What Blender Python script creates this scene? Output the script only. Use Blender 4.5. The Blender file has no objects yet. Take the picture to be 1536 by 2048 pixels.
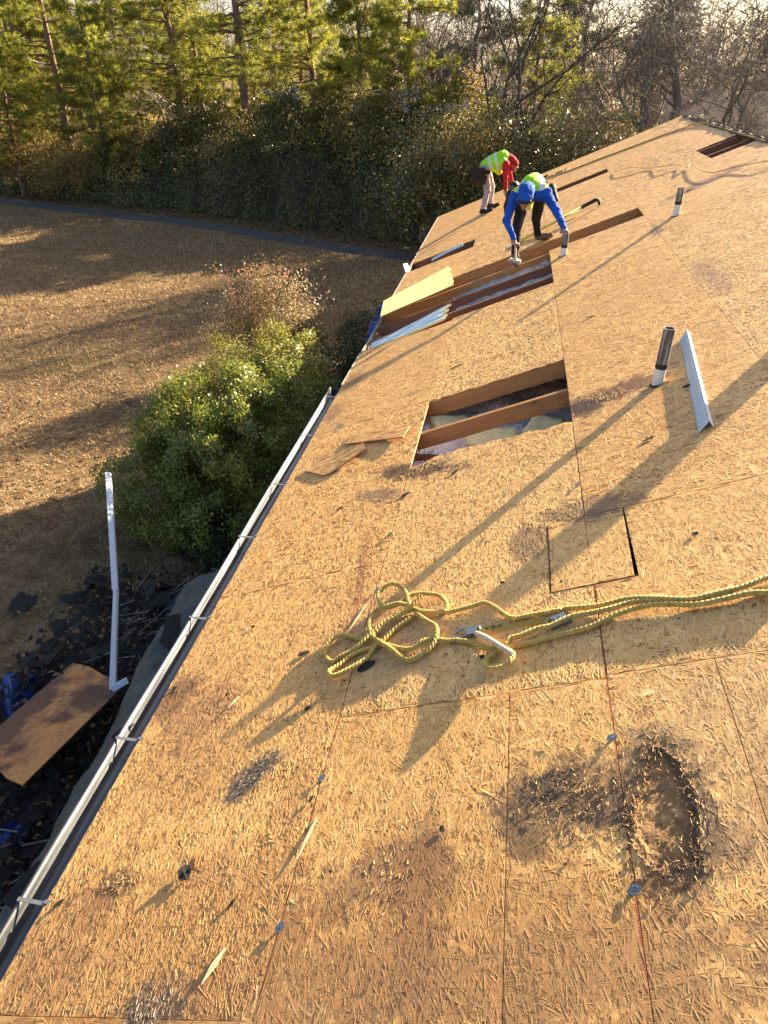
import bpy, math, random
import numpy as np
from mathutils import Matrix, Vector, noise as mnoise

# ------------------------------------------------------------------ camera, sky, sun, exposure
scene = bpy.context.scene
COL = scene.collection
R = math.radians

def cam_setup():
    yaw, pit, roll = R(10.1), R(33.15), R(-0.53)
    fw = Vector((-math.sin(yaw) * math.cos(pit), math.cos(yaw) * math.cos(pit), -math.sin(pit)))
    r = fw.cross(Vector((0, 0, 1))).normalized()
    u = r.cross(fw)
    r2 = r * math.cos(roll) + u * math.sin(roll)
    u2 = -r * math.sin(roll) + u * math.cos(roll)
    c = bpy.data.cameras.new('camera')
    c.sensor_fit = 'HORIZONTAL'
    c.sensor_width = 36.0
    c.lens = 36.0 * 1358.0 / 1536.0
    c.clip_start = 0.05
    c.clip_end = 3000
    o = bpy.data.objects.new('camera', c)
    COL.objects.link(o)
    m = Matrix((r2, u2, -fw)).transposed().to_4x4()
    m.translation = Vector((1.714, 0, 2.985))
    o.matrix_world = m
    scene.camera = o
cam_setup()

SUN_EL, SUN_AZ = R(21.0), R(40.6)        # azimuth measured from +Y towards +X
w = bpy.data.worlds.new('World')
scene.world = w
w.use_nodes = True
nt = w.node_tree
sky = nt.nodes.new('ShaderNodeTexSky')
sky.sky_type = 'NISHITA'
sky.sun_disc = False
sky.sun_elevation = SUN_EL
sky.sun_rotation = SUN_AZ
sky.air_density = 0.8
sky.dust_density = 2.5
sky.ozone_density = 0.6
bg = nt.nodes['Background']
bg.inputs['Strength'].default_value = 0.058
nt.links.new(sky.outputs[0], bg.inputs['Color'])

sun = bpy.data.lights.new('sun', 'SUN')
sun.energy = 5.0
sun.angle = R(0.55)
sun.color = (1.0, 0.82, 0.555)
so = bpy.data.objects.new('sun', sun)
COL.objects.link(so)
so.location = (30, 35, 25)
sd = Vector((math.cos(SUN_EL) * math.sin(SUN_AZ), math.cos(SUN_EL) * math.cos(SUN_AZ), math.sin(SUN_EL)))
so.rotation_euler = sd.to_track_quat('Z', 'Y').to_euler()

scene.view_settings.view_transform = 'Standard'
scene.view_settings.look = 'None'
scene.view_settings.exposure = 2.55
scene.view_settings.gamma = 1.0
scene.view_settings.use_curve_mapping = False
scene.cycles.max_bounces = 8
scene.cycles.transparent_max_bounces = 8

# ------------------------------------------------------------------ helpers
TH = R(22.35)
CT, ST = math.cos(TH), math.sin(TH)
RIDGE = 5.553
U_FAR = 17.5
U_NEAR = -2.6
GZ = -2.75
ROOF = Matrix(((CT, 0, -ST, 0), (0, 1, 0, 0), (ST, 0, CT, 0), (0, 0, 0, 1)))   # local (v, u, w) -> world

def rp(u, v, w=0.0):
    return Vector((v * CT - w * ST, u, v * ST + w * CT))

def rng_(s):
    return np.random.default_rng(s)

def mesh_np(name, verts, faces, mats=None, smooth=False, fmat=None):
    """verts (n,3); faces: (m,k) array or a list of such arrays"""
    me = bpy.data.meshes.new(name)
    verts = np.asarray(verts, np.float32).reshape(-1, 3)
    if not isinstance(faces, list):
        faces = [faces]
    faces = [np.asarray(f, np.int32) for f in faces if len(f)]
    loops = np.concatenate([f.ravel() for f in faces]) if faces else np.zeros(0, np.int32)
    sizes = np.concatenate([np.full(len(f), f.shape[1], np.int32) for f in faces]) if faces else np.zeros(0, np.int32)
    starts = np.concatenate([[0], np.cumsum(sizes)[:-1]]).astype(np.int32) if len(sizes) else sizes
    me.vertices.add(len(verts))
    me.vertices.foreach_set('co', verts.ravel())
    me.loops.add(len(loops))
    me.loops.foreach_set('vertex_index', loops)
    me.polygons.add(len(sizes))
    me.polygons.foreach_set('loop_start', starts)
    me.polygons.foreach_set('loop_total', sizes)
    if smooth:
        me.polygons.foreach_set('use_smooth', np.ones(len(sizes), bool))
    if fmat is not None:
        me.polygons.foreach_set('material_index', np.asarray(fmat, np.int32))
    for m in (mats or []):
        me.materials.append(m)
    me.update(calc_edges=True)
    me.validate()
    return me

def link(name, data, parent=None, matrix=None, label=None, cat=None, group=None, kind=None):
    o = bpy.data.objects.new(name, data)
    COL.objects.link(o)
    if parent is not None:
        o.parent = parent
        o.matrix_parent_inverse = parent_world(parent).inverted()
    if matrix is not None:
        o.matrix_basis = matrix
    if label: o['label'] = label
    if cat: o['category'] = cat
    if group: o['group'] = group
    if kind: o['kind'] = kind
    return o

def parent_world(o):
    m = o.matrix_basis.copy()
    if o.parent is not None:
        m = parent_world(o.parent) @ o.matrix_parent_inverse @ m
    return m

def empty(name, loc, label=None, cat=None, group=None):
    o = link(name, None, label=label, cat=cat, group=group)
    o.location = loc
    o.empty_display_size = 0.2
    return o

class MB:
    """collects simple solids into one mesh"""
    def __init__(s):
        s.v = []; s.f = []; s.m = []
    def add(s, vs, fs, mi=0):
        b = len(s.v)
        s.v += [tuple(x) for x in vs]
        s.f += [tuple(b + i for i in f) for f in fs]
        s.m += [mi] * len(fs)
    def box(s, lo, hi, mi=0, M=None):
        x0, y0, z0 = lo; x1, y1, z1 = hi
        vs = [Vector(p) for p in ((x0,y0,z0),(x1,y0,z0),(x1,y1,z0),(x0,y1,z0),(x0,y0,z1),(x1,y0,z1),(x1,y1,z1),(x0,y1,z1))]
        if M is not None: vs = [M @ p for p in vs]
        s.add(vs, ((0,3,2,1),(4,5,6,7),(0,1,5,4),(1,2,6,5),(2,3,7,6),(3,0,4,7)), mi)
    def prism(s, poly, z0, z1, mi=0):
        n = len(poly)
        vs = [(x, y, z0) for x, y in poly] + [(x, y, z1) for x, y in poly]
        fs = [tuple(range(n - 1, -1, -1)), tuple(range(n, 2 * n))] + [(i, (i + 1) % n, n + (i + 1) % n, n + i) for i in range(n)]
        s.add(vs, fs, mi)
    def tube(s, pts, rad, n=8, mi=0, caps=True):
        pts = [Vector(p) for p in pts]
        rs = rad if isinstance(rad, (list, tuple)) else [rad] * len(pts)
        b = []
        prev = None
        vs = []
        for i, p in enumerate(pts):
            t = (pts[min(i + 1, len(pts) - 1)] - pts[max(i - 1, 0)]).normalized()
            if prev is None:
                a = t.orthogonal().normalized()
            else:
                a = (prev - t * prev.dot(t)).normalized()
            prev = a
            c = t.cross(a)
            for k in range(n):
                ph = 2 * math.pi * k / n
                vs.append(p + (a * math.cos(ph) + c * math.sin(ph)) * rs[i])
        fs = []
        for i in range(len(pts) - 1):
            for k in range(n):
                fs.append((i * n + k, i * n + (k + 1) % n, (i + 1) * n + (k + 1) % n, (i + 1) * n + k))
        if caps:
            fs.append(tuple(range(n - 1, -1, -1)))
            fs.append(tuple(range((len(pts) - 1) * n, len(pts) * n)))
        s.add(vs, fs, mi)
    def build(s, name, mats, parent=None, matrix=None, smooth=False, **kw):
        me = bpy.data.meshes.new(name)
        me.from_pydata([tuple(x) for x in s.v], [], s.f)
        for m in (mats if isinstance(mats, (list, tuple)) else [mats]):
            me.materials.append(m)
        me.polygons.foreach_set('material_index', s.m)
        if smooth:
            me.polygons.foreach_set('use_smooth', [True] * len(me.polygons))
        me.update()
        return link(name, me, parent, matrix, **kw)

def seg_tubes(P0, P1, R0, R1, n=5):
    """many tapered tubes as arrays"""
    P0 = np.asarray(P0, float); P1 = np.asarray(P1, float)
    R0 = np.asarray(R0, float)[:, None, None]; R1 = np.asarray(R1, float)[:, None, None]
    t = P1 - P0
    t /= np.linalg.norm(t, axis=1, keepdims=True) + 1e-9
    ref = np.where(np.abs(t[:, 2:3]) > 0.9, np.array([[1.0, 0, 0]]), np.array([[0, 0, 1.0]]))
    a = np.cross(t, ref); a /= np.linalg.norm(a, axis=1, keepdims=True) + 1e-9
    b = np.cross(t, a)
    ph = np.arange(n) * 2 * np.pi / n
    ring = a[:, None, :] * np.cos(ph)[None, :, None] + b[:, None, :] * np.sin(ph)[None, :, None]
    V = np.concatenate([P0[:, None, :] + ring * R0, P1[:, None, :] + ring * R1], 1).reshape(-1, 3)
    k = np.arange(n)
    base = np.stack([k, (k + 1) % n, n + (k + 1) % n, n + k], 1)
    F = (base[None] + (np.arange(len(P0)) * 2 * n)[:, None, None]).reshape(-1, 4)
    return V, F

def leaf_quads(C, N, L, W, rng, fold=0.0):
    """rhombic leaves: centres C, normals N, length L, width W arrays"""
    n = len(C)
    N = N / (np.linalg.norm(N, axis=1, keepdims=True) + 1e-9)
    t = rng.normal(size=(n, 3))
    t -= N * np.sum(t * N, 1, keepdims=True)
    t /= np.linalg.norm(t, axis=1, keepdims=True) + 1e-9
    b = np.cross(N, t)
    L = np.broadcast_to(L, n)[:, None]; W = np.broadcast_to(W, n)[:, None]
    V = np.stack([C - t * L * .5, C + b * W * .5 + N * L * fold, C + t * L * .5, C - b * W * .5 + N * L * fold], 1).reshape(-1, 3)
    F = np.arange(n * 4).reshape(n, 4)
    return V, F

def attr_point(me, name, vals):
    a = me.attributes.new(name, 'FLOAT', 'POINT')
    a.data.foreach_set('value', np.asarray(vals, np.float32))

# ------------------------------------------------------------------ materials
class NT:
    def __init__(s, name):
        s.m = bpy.data.materials.new(name)
        s.m.use_nodes = True
        s.t = s.m.node_tree
        s.b = s.t.nodes['Principled BSDF']
        s.out = s.t.nodes['Material Output']
    def n(s, typ, **kw):
        x = s.t.nodes.new(typ)
        for k, v in kw.items():
            if k.startswith('i_'):
                x.inputs[k[2:].replace('_', ' ')].default_value = v
            else:
                setattr(x, k, v)
        return x
    def l(s, a, b): s.t.links.new(a, b)
    def math(s, op, a, b=None, clamp=False):
        x = s.n('ShaderNodeMath', operation=op, use_clamp=clamp)
        for i, q in enumerate((a, b)):
            if q is None: continue
            if isinstance(q, (int, float)): x.inputs[i].default_value = q
            else: s.l(q, x.inputs[i])
        return x.outputs[0]
    def ramp(s, fac, stops):
        x = s.n('ShaderNodeValToRGB')
        e = x.color_ramp.elements
        while len(e) < len(stops): e.new(0.5)
        for el, (p, c) in zip(e, stops):
            el.position = p
            el.color = (*c, 1) if len(c) == 3 else c
        if fac is not None: s.l(fac, x.inputs[0])
        return x.outputs[0]
    def mix(s, fac, a, b, blend='MIX'):
        x = s.n('ShaderNodeMix', data_type='RGBA', blend_type=blend)
        for sock, q in ((x.inputs[0], fac), (x.inputs[6], a), (x.inputs[7], b)):
            if isinstance(q, (int, float)): sock.default_value = q
            elif isinstance(q, tuple): sock.default_value = (*q, 1) if len(q) == 3 else q
            else: s.l(q, sock)
        return x.outputs[2]
    def noise(s, vec, scale, detail=4, rough=.55, dist=0.0, out=0):
        x = s.n('ShaderNodeTexNoise')
        x.inputs['Scale'].default_value = scale
        x.inputs['Detail'].default_value = detail
        x.inputs['Roughness'].default_value = rough
        x.inputs['Distortion'].default_value = dist
        if vec is not None: s.l(vec, x.inputs['Vector'])
        return x.outputs[out]
    def mapr(s, v, a, b, c=0.0, d=1.0, smooth=False):
        x = s.n('ShaderNodeMapRange', interpolation_type='SMOOTHSTEP' if smooth else 'LINEAR')
        s.l(v, x.inputs[0])
        for i, q in enumerate((a, b, c, d)): x.inputs[i + 1].default_value = q
        return x.outputs[0]
    def bump(s, h, strength=.5, dist=.01):
        x = s.n('ShaderNodeBump')
        x.inputs['Strength'].default_value = strength
        x.inputs['Distance'].default_value = dist
        s.l(h, x.inputs['Height'])
        s.l(x.outputs[0], s.b.inputs['Normal'])
    def coord(s, which='Object'):
        return s.n('ShaderNodeTexCoord').outputs[which]
    def mapping(s, vec, loc=(0,0,0), rot=(0,0,0), scale=(1,1,1), typ='POINT'):
        x = s.n('ShaderNodeMapping', vector_type=typ)
        x.inputs['Location'].default_value = loc
        x.inputs['Rotation'].default_value = rot
        x.inputs['Scale'].default_value = scale
        s.l(vec, x.inputs['Vector'])
        return x.outputs[0]
    def base(s, c):
        if isinstance(c, tuple): s.b.inputs['Base Color'].default_value = (*c, 1)
        else: s.l(c, s.b.inputs['Base Color'])

def simple(name, col, rough=.6, metal=0.0, var=.25, scale=8.0, bump=0.0, spec=.5, detail=5, bscale=None):
    k = NT(name)
    co = k.coord()
    nz = k.noise(co, scale, detail)
    f = k.mapr(nz, .3, .7)
    a = tuple(max(0, c * (1 - var)) for c in col); b = tuple(min(1, c * (1 + var)) for c in col)
    k.base(k.mix(f, a, b))
    k.b.inputs['Roughness'].default_value = rough
    k.b.inputs['Metallic'].default_value = metal
    k.b.inputs['Specular IOR Level'].default_value = spec
    if bump:
        k.bump(k.noise(co, bscale or scale * 4, 6), bump, .01)
    return k.m

# stains on the sheathing: u, v, half-length, half-width, angle, colour, strength, edge noise
STAINS = [
    (1.45, 2.58, .27, .14, 0.1, (.15, .088, .044), .85, .8),
    (1.43, 2.675, .17, .045, 0.2, (.075, .048, .028), .8, .9),
    (1.21, 2.56, .04, .09, 0.1, (.07, .045, .028), .75, .9),
    (1.52, 2.26, .17, .26, 0.1, (.19, .115, .058), .75, .9),
    (1.56, 2.16, .05, .12, 0.5, (.10, .066, .04), .75, .9),
    (1.46, 2.36, .06, .09, -.3, (.09, .06, .036), .7, .9),
    (1.38, 2.07, .10, .06, 0.4, (.12, .075, .045), .7, .8),
    (1.78, .84, .14, .07, -.7, (.10, .085, .07), .8, .8),
    (.86, .80, .09, .16, 0, (.14, .10, .075), .75, .8),
    (1.30, .36, .07, .09, .5, (.13, .07, .04), .75, .7),
    (2.38, .10, .16, .14, .2, (.22, .11, .055), .8, .6),
    (2.22, .36, .24, .16, -.6, (.30, .155, .075), .6, .6),
    (3.12, 2.12, .15, .11, 0, (.20, .115, .065), .75, .6),
    (3.30, 2.46, .10, .26, 0, (.13, .08, .05), .7, .8),
    (4.72, 2.74, .12, .36, .25, (.16, .065, .03), .88, .8),
    (4.60, 2.55, .12, .12, 0, (.07, .035, .022), .9, .6),
    (4.36, 1.28, .11, .34, -.35, (.09, .05, .028), .9, .7),
    (4.12, 1.02, .08, .22, -.5, (.22, .13, .07), .7, .7),
    (1.15, 1.75, .30, .10, 0, (.22, .115, .055), .75, .8),
    (1.28, 1.55, .10, .24, .3, (.23, .12, .06), .7, .8),
    (.95, 2.15, .12, .55, 0, (.28, .155, .075), .55, .7),
    (.90, 1.35, .16, .45, 0, (.28, .16, .08), .55, .8),
    (1.00, .20, .30, .20, 0, (.24, .12, .06), .5, .8),
    (1.02, .75, .34, .55, 0, (.36, .18, .065), .55, .9),
    (1.00, 1.95, .28, .75, 0, (.34, .165, .06), .55, .9),
    (1.35, 1.10, .45, .10, 0, (.40, .20, .07), .5, .9),
    (1.9, .45, .25, .30, .4, (.38, .20, .075), .45, .9),
    (1.25, 2.95, .35, .18, 0, (.36, .18, .07), .5, .9),
    (1.60, 2.9, .5, .3, .3, (.40, .25, .13), .35, .8),
    (10.35, 4.55, .16, .60, .35, (.17, .08, .05), .75, .8),
    (6.55, 3.78, .5, .10, 0, (.24, .14, .08), .5, .9),
    (7.0, .12, .25, .12, 0, (.25, .13, .07), .6, .8),
    (6.2, .10, .20, .10, 0, (.25, .13, .07), .6, .8),
    (8.8, 3.66, .2, .06, 0, (.15, .09, .06), .7, .9),
    (5.0, .3, .2, .1, .3, (.30, .17, .09), .5, .8),
    (11.5, 3.0, .1, .5, .3, (.32, .19, .1), .4, .8),
    (2.55, 1.35, .35, .3, .3, (.38, .22, .11), .35, .9),
    (3.05, 1.10, .5, .025, 0.12, (.30, .10, .05), .55, .9),
]

def osb(name, flake, stains=(), near=True):
    k = NT(name)
    co = k.coord()
    if flake:
        at = k.n('ShaderNodeAttribute', attribute_name='tone')
        tone = at.outputs['Fac']
        uv = k.n('ShaderNodeUVMap', uv_map='UVMap').outputs[0]
        g = k.noise(k.mapping(uv, scale=(26, 420, 1)), 1.0, 4, .6)
        g2 = k.noise(k.mapping(uv, scale=(9, 90, 1)), 1.0, 2, .5)
        t2 = k.math('ADD', k.math('MULTIPLY', tone, .78), k.math('MULTIPLY', g2, .28))
        col = k.ramp(t2, [(0.05, (.20, .078, .024)), (.25, (.46, .225, .060)), (.5, (.72, .400, .132)), (.76, (.82, .52, .200)), (1.0, (.86, .65, .34))])
        col = k.mix(k.math('MULTIPLY', k.mapr(g, .5, .78), .45), col, (.27, .13, .052))
        h = g
    else:
        oi = k.n('ShaderNodeObjectInfo')
        off = k.n('ShaderNodeVectorMath', operation='SCALE')
        cmb = k.n('ShaderNodeCombineXYZ')
        for i in range(3): k.l(oi.outputs['Random'], cmb.inputs[i])
        k.l(cmb.outputs[0], off.inputs[0]); off.inputs['Scale'].default_value = 37.0
        va = k.n('ShaderNodeVectorMath', operation='ADD')
        k.l(co, va.inputs[0]); k.l(off.outputs[0], va.inputs[1])
        cc = va.outputs[0]
        layers = []
        for ang, sc in ((.15, 1.0), (1.15, 1.15), (-.7, .9)):
            vo = k.n('ShaderNodeTexVoronoi', feature='F1')
            k.l(k.mapping(cc, rot=(0, 0, ang), scale=(14 * sc, 62 * sc, 3)), vo.inputs['Vector'])
            vo.inputs['Scale'].default_value = 1.0
            sep = k.n('ShaderNodeSeparateColor'); k.l(vo.outputs['Color'], sep.inputs[0])
            gr = k.noise(k.mapping(cc, rot=(0, 0, ang), scale=(24, 380, 3)), 1.0, 3)
            layers.append((sep.outputs[0], sep.outputs[1], gr))
        tone = layers[0][0]; g = layers[0][2]
        for tn, msk, gr in layers[1:]:
            mk = k.math('GREATER_THAN', msk, .5)
            x = k.n('ShaderNodeMix', data_type='FLOAT'); k.l(mk, x.inputs[0]); k.l(tone, x.inputs[2]); k.l(tn, x.inputs[3]); tone = x.outputs[0]
            x = k.n('ShaderNodeMix', data_type='FLOAT'); k.l(mk, x.inputs[0]); k.l(g, x.inputs[2]); k.l(gr, x.inputs[3]); g = x.outputs[0]
        col = k.ramp(tone, [(0.0, (.20, .082, .027)), (.3, (.44, .21, .060)), (.6, (.67, .37, .122)), (1.0, (.80, .51, .20))])
        col = k.mix(k.math('MULTIPLY', k.mapr(g, .5, .78), .5), col, (.25, .12, .05))
        h = k.math('ADD', k.math('MULTIPLY', tone, .6), g)
    # weathering in large soft patches, dark fly-specks of old tar
    n1 = k.noise(co, 1.1, 5, .6)
    col = k.mix(k.math('MULTIPLY', k.mapr(n1, .48, .72), .35), col, (.42, .215, .075))
    n2 = k.noise(co, 3.3, 5, .65)
    col = k.mix(k.math('MULTIPLY', k.mapr(n2, .55, .75), .3), col, (.72, .47, .20))
    sepx = k.n('ShaderNodeSeparateXYZ'); k.l(co, sepx.inputs[0])
    fine = k.noise(co, 17.0, 6, .7)
    coarse = k.noise(co, 5.0, 4, .6)
    nn = k.math('ADD', k.math('MULTIPLY', fine, .55), k.math('MULTIPLY', coarse, .45))
    for (u, v, ru, rv, ang, c, stg, en) in stains:
        q = k.mapping(co, loc=(v, u, 0), rot=(0, 0, ang), scale=(rv * 1.25, ru * 1.25, 1), typ='TEXTURE')
        ln = k.n('ShaderNodeVectorMath', operation='LENGTH'); k.l(q, ln.inputs[0])
        d = k.math('ADD', ln.outputs['Value'], k.math('MULTIPLY', k.math('SUBTRACT', nn, .5), en * 4.5))
        mk = k.math('MULTIPLY', k.mapr(d, .55, 1.15, 1, 0, True), stg)
        col = k.mix(mk, col, c)
    # snapped red chalk lines along the courses
    for v0, lo, hi in (((2.434, .5, 4.3), (1.222, .9, 3.3)) if near else ()):
        dv = k.math('ABSOLUTE', k.math('SUBTRACT', sepx.outputs[0], v0))
        wob = k.math('MULTIPLY', k.mapr(fine, .42, .6), .0045)
        mk = k.math('MULTIPLY', k.math('LESS_THAN', dv, wob), .7)
        mk = k.math('MULTIPLY', mk, k.math('MULTIPLY', k.math('GREATER_THAN', sepx.outputs[1], lo), k.math('LESS_THAN', sepx.outputs[1], hi)))
        col = k.mix(mk, col, (.30, .06, .035))
    sp = k.n('ShaderNodeTexVoronoi', feature='F1'); k.l(co, sp.inputs['Vector']); sp.inputs['Scale'].default_value = 7.0
    ss = k.n('ShaderNodeSeparateColor'); k.l(sp.outputs['Color'], ss.inputs[0])
    rad = k.math('MULTIPLY', k.mapr(ss.outputs[0], .62, 1.0, 0, 1), .05)
    col = k.mix(k.math('MULTIPLY', k.math('LESS_THAN', sp.outputs['Distance'], rad), .85), col, (.03, .024, .02))
    k.base(col)
    k.b.inputs['Roughness'].default_value = .62
    k.b.inputs['Specular IOR Level'].default_value = .28
    k.bump(h, .8 if flake else .6, .0016 if flake else .003)
    return k.m

M = {}
M['osb'] = osb('osb_sheet', False, (), False)
M['flake'] = osb('osb_strands', True, (), False)
def osb_pair(poly):
    """sheet and strand materials carrying only the stains that reach this sheet"""
    us = [p[0] for p in poly]; vs = [p[1] for p in poly]
    st = [q for q in STAINS if min(us) - 2 * max(q[2], q[3]) < q[0] < max(us) + 2 * max(q[2], q[3]) and min(vs) - 2 * max(q[2], q[3]) < q[1] < max(vs) + 2 * max(q[2], q[3])]
    near = min(us) < 4.3 and min(vs) < 2.6
    if not st and not near: return M['osb'], M['flake']
    return osb('osb_sheet', False, st, near), osb('osb_strands', True, st, near)

def wood(name, c0, c1, scale=(4, 60, 60), bump=.25, rough=.65):
    k = NT(name)
    co = k.coord()
    g = k.noise(k.mapping(co, scale=scale), 1.0, 6, .6, .6)
    col = k.ramp(g, [(.25, c0), (.75, c1)])
    kn = k.noise(co, 9.0, 3)
    col = k.mix(k.math('MULTIPLY', k.mapr(kn, .62, .74), .5), col, tuple(x * .45 for x in c0))
    k.base(col)
    k.b.inputs['Roughness'].default_value = rough
    k.bump(g, bump, .004)
    return k.m
M['rafter'] = wood('rafter_pine', (.30, .125, .04), (.50, .25, .085))
M['rafter_old'] = wood('rafter_aged', (.13, .045, .022), (.25, .095, .045))
M['plyedge'] = wood('board_edge', (.34, .12, .05), (.50, .22, .10), (40, 40, 300))

k = NT('gutter_metal')
co = k.coord()
n1 = k.noise(k.mapping(co, scale=(30, 1.5, 30)), 1.0, 4)
k.base(k.mix(k.mapr(n1, .35, .7), (.085, .09, .10), (.17, .175, .19)))
k.b.inputs['Metallic'].default_value = .9
k.l(k.mapr(n1, .3, .7, .40, .60), k.b.inputs['Roughness'])
k.bump(k.noise(co, 14, 4), .12, .01)
M['gutter'] = k.m
M['drip'] = simple('painted_aluminium', (.46, .51, .57), .34, .25, .06, 30)
M['dripdark'] = simple('mill_aluminium', (.22, .225, .24), .4, .7, .1, 30)
M['black'] = simple('shingle_granules', (.024, .022, .021), .9, 0, .5, 90, .9, .3, 4, 260)
M['felt'] = simple('tar_felt', (.022, .020, .018), .8, 0, .5, 14, .9, .3, 6, 70)
M['pipe_white'] = simple('white_plastic_pipe', (.70, .68, .63), .45, 0, .1, 20)
k = NT('pipe_tar')
co = k.coord()
n1 = k.noise(k.mapping(co, scale=(60, 60, 3)), 1.0, 5, .7)
k.base(k.ramp(n1, [(.34, (.025, .022, .02)), (.5, (.13, .115, .105)), (.64, (.46, .43, .40))]))
k.b.inputs['Roughness'].default_value = .55
M['pipe_tar'] = k.m
M['rubber'] = simple('black_rubber', (.012, .012, .013), .6, 0, .3, 20)
M['rope'] = simple('yellow_poly_rope', (.50, .345, .085), .6, 0, .3, 40, .35, .4, 5, 400)
M['tape'] = simple('dirty_tape', (.62, .45, .30), .55, 0, .3, 45, .2)
M['webbing'] = simple('webbing', (.30, .25, .04), .7, 0, .3, 120, .5)
M['steel'] = simple('zinc_steel', (.30, .32, .31), .34, .9, .15, 40)
def foam(name, col, tr):
    k = NT(name)
    k.base(k.mix(k.noise(k.coord(), 12, 4), tuple(c * .94 for c in col), col))
    k.b.inputs['Roughness'].default_value = .75
    t = k.n('ShaderNodeBsdfTranslucent'); t.inputs['Color'].default_value = (*col, 1)
    mx = k.n('ShaderNodeMixShader'); mx.inputs[0].default_value = tr
    k.l(k.b.outputs[0], mx.inputs[1]); k.l(t.outputs[0], mx.inputs[2]); k.l(mx.outputs[0], k.out.inputs['Surface'])
    return k.m
M['foam_yellow'] = foam('yellow_foam', (.92, .85, .36), .25)
M['foam_blue'] = simple('pale_foam', (.55, .66, .66), .7, 0, .1, 10, .1)
M['foam_lit_edge'] = simple('foam_sunlit_edge', (.85, .78, .40), .7, 0, .08, 14)  # yellow of a sunlit edge, put into the colour of the pale foam
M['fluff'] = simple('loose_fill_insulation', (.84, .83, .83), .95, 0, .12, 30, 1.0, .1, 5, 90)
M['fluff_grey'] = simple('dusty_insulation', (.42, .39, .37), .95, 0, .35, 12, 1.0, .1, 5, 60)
M['batt'] = simple('glass_wool_batt', (.84, .76, .40), .95, 0, .15, 14, 1.0, .1, 5, 120)
M['siding'] = simple('painted_siding', (.55, .52, .46), .6, 0, .08, 6)
M['soffit'] = simple('white_trim', (.68, .66, .62), .55, 0, .08, 6)
M['oldwood'] = simple('weathered_fascia', (.30, .24, .19), .8, 0, .4, 25, .6)
M['shingle_roof'] = simple('dark_shingles', (.05, .048, .045), .9, 0, .4, 20, .8)
M['tarp_green'] = simple('grey_green_tarp', (.046, .052, .046), .55, 0, .35, 5, .35, .4, 5, 30)
M['tarp_blue'] = simple('blue_tarp', (.006, .035, .21), .4, 0, .5, 4, .25, .5, 5, 40)

def leafmat(name, stops, trans=.35, rough=.5, spec=.4):
    k = NT(name)
    at = k.n('ShaderNodeAttribute', attribute_name='tone')
    col = k.ramp(at.outputs['Fac'], stops)
    k.base(col)
    k.b.inputs['Roughness'].default_value = rough
    k.b.inputs['Specular IOR Level'].default_value = spec
    tr = k.n('ShaderNodeBsdfTranslucent')
    k.l(col, tr.inputs['Color'])
    mx = k.n('ShaderNodeMixShader'); mx.inputs[0].default_value = trans
    k.l(k.b.outputs[0], mx.inputs[1]); k.l(tr.outputs[0], mx.inputs[2])
    k.l(mx.outputs[0], k.out.inputs['Surface'])
    return k.m
M['holly'] = leafmat('holly_leaves', [(0, (.055, .08, .014)), (.5, (.18, .215, .034)), (.85, (.34, .33, .055)), (1, (.55, .48, .12))], .45, .32, .55)
M['boxleaf'] = leafmat('yellow_green_leaves', [(0, (.12, .13, .02)), (.5, (.26, .26, .04)), (1, (.46, .40, .09))], .35, .38, .5)
M['nandina'] = leafmat('nandina_leaves', [(0, (.14, .08, .04)), (.35, (.28, .18, .09)), (.6, (.35, .26, .12)), (.8, (.26, .25, .07)), (1, (.42, .17, .12))], .35, .5)
M['darkleaf'] = leafmat('dark_evergreen_leaves', [(0, (.018, .035, .012)), (.6, (.035, .058, .018)), (1, (.06, .085, .03))], .25, .45)
M['ivy'] = leafmat('ivy_leaves', [(0, (.045, .046, .010)), (.5, (.085, .086, .016)), (.8, (.14, .12, .028)), (1, (.24, .16, .055))], .3, .42, .45)
M['thicket_dry'] = leafmat('dry_thicket_leaves', [(0, (.15, .12, .035)), (.5, (.34, .25, .08)), (.8, (.44, .31, .11)), (1, (.54, .35, .13))], .5, .6)
M['glossy'] = leafmat('glossy_shrub_leaves', [(0, (.045, .055, .015)), (.5, (.095, .10, .024)), (.85, (.17, .14, .04)), (1, (.36, .15, .05))], .33, .24, .7)
M['pine'] = leafmat('pine_needles', [(0, (.11, .13, .022)), (.5, (.28, .29, .04)), (1, (.54, .47, .08))], .55, .55)
M['pine_y'] = leafmat('yellow_needles', [(0, (.20, .20, .03)), (1, (.42, .36, .06))], .45, .55)
M['far_pine'] = leafmat('distant_needles', [(0, (.04, .06, .03)), (1, (.09, .11, .05))], .3, .6)
M['litter'] = leafmat('dead_leaves', [(0, (.10, .055, .025)), (.5, (.22, .13, .055)), (1, (.38, .26, .13))], .3, .7)
M['grass'] = leafmat('dry_lawn_blades', [(0, (.15, .098, .05)), (.5, (.37, .25, .128)), (.8, (.54, .385, .21)), (.95, (.22, .17, .07)), (1, (.13, .14, .04))], .35, .65)

def bark(name, c0, c1, sc=6):
    k = NT(name)
    co = k.coord()
    v = k.noise(k.mapping(co, scale=(sc * 2, sc * 2, sc * .5)), 1.0, 6, .65)
    k.base(k.ramp(v, [(.3, c0), (.7, c1)]))
    k.b.inputs['Roughness'].default_value = .9
    k.bump(v, .8, .03)
    return k.m
M['pinebark'] = bark('pine_bark', (.085, .048, .03), (.26, .165, .105))
M['greybark'] = bark('grey_bark', (.10, .085, .07), (.27, .235, .195))
M['darkbark'] = bark('dark_bark', (.035, .028, .022), (.10, .08, .06))
M['twig'] = bark('red_twigs', (.11, .065, .045), (.26, .165, .12))
M['farbark'] = bark('far_bark', (.16, .125, .10), (.30, .25, .20))

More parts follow.
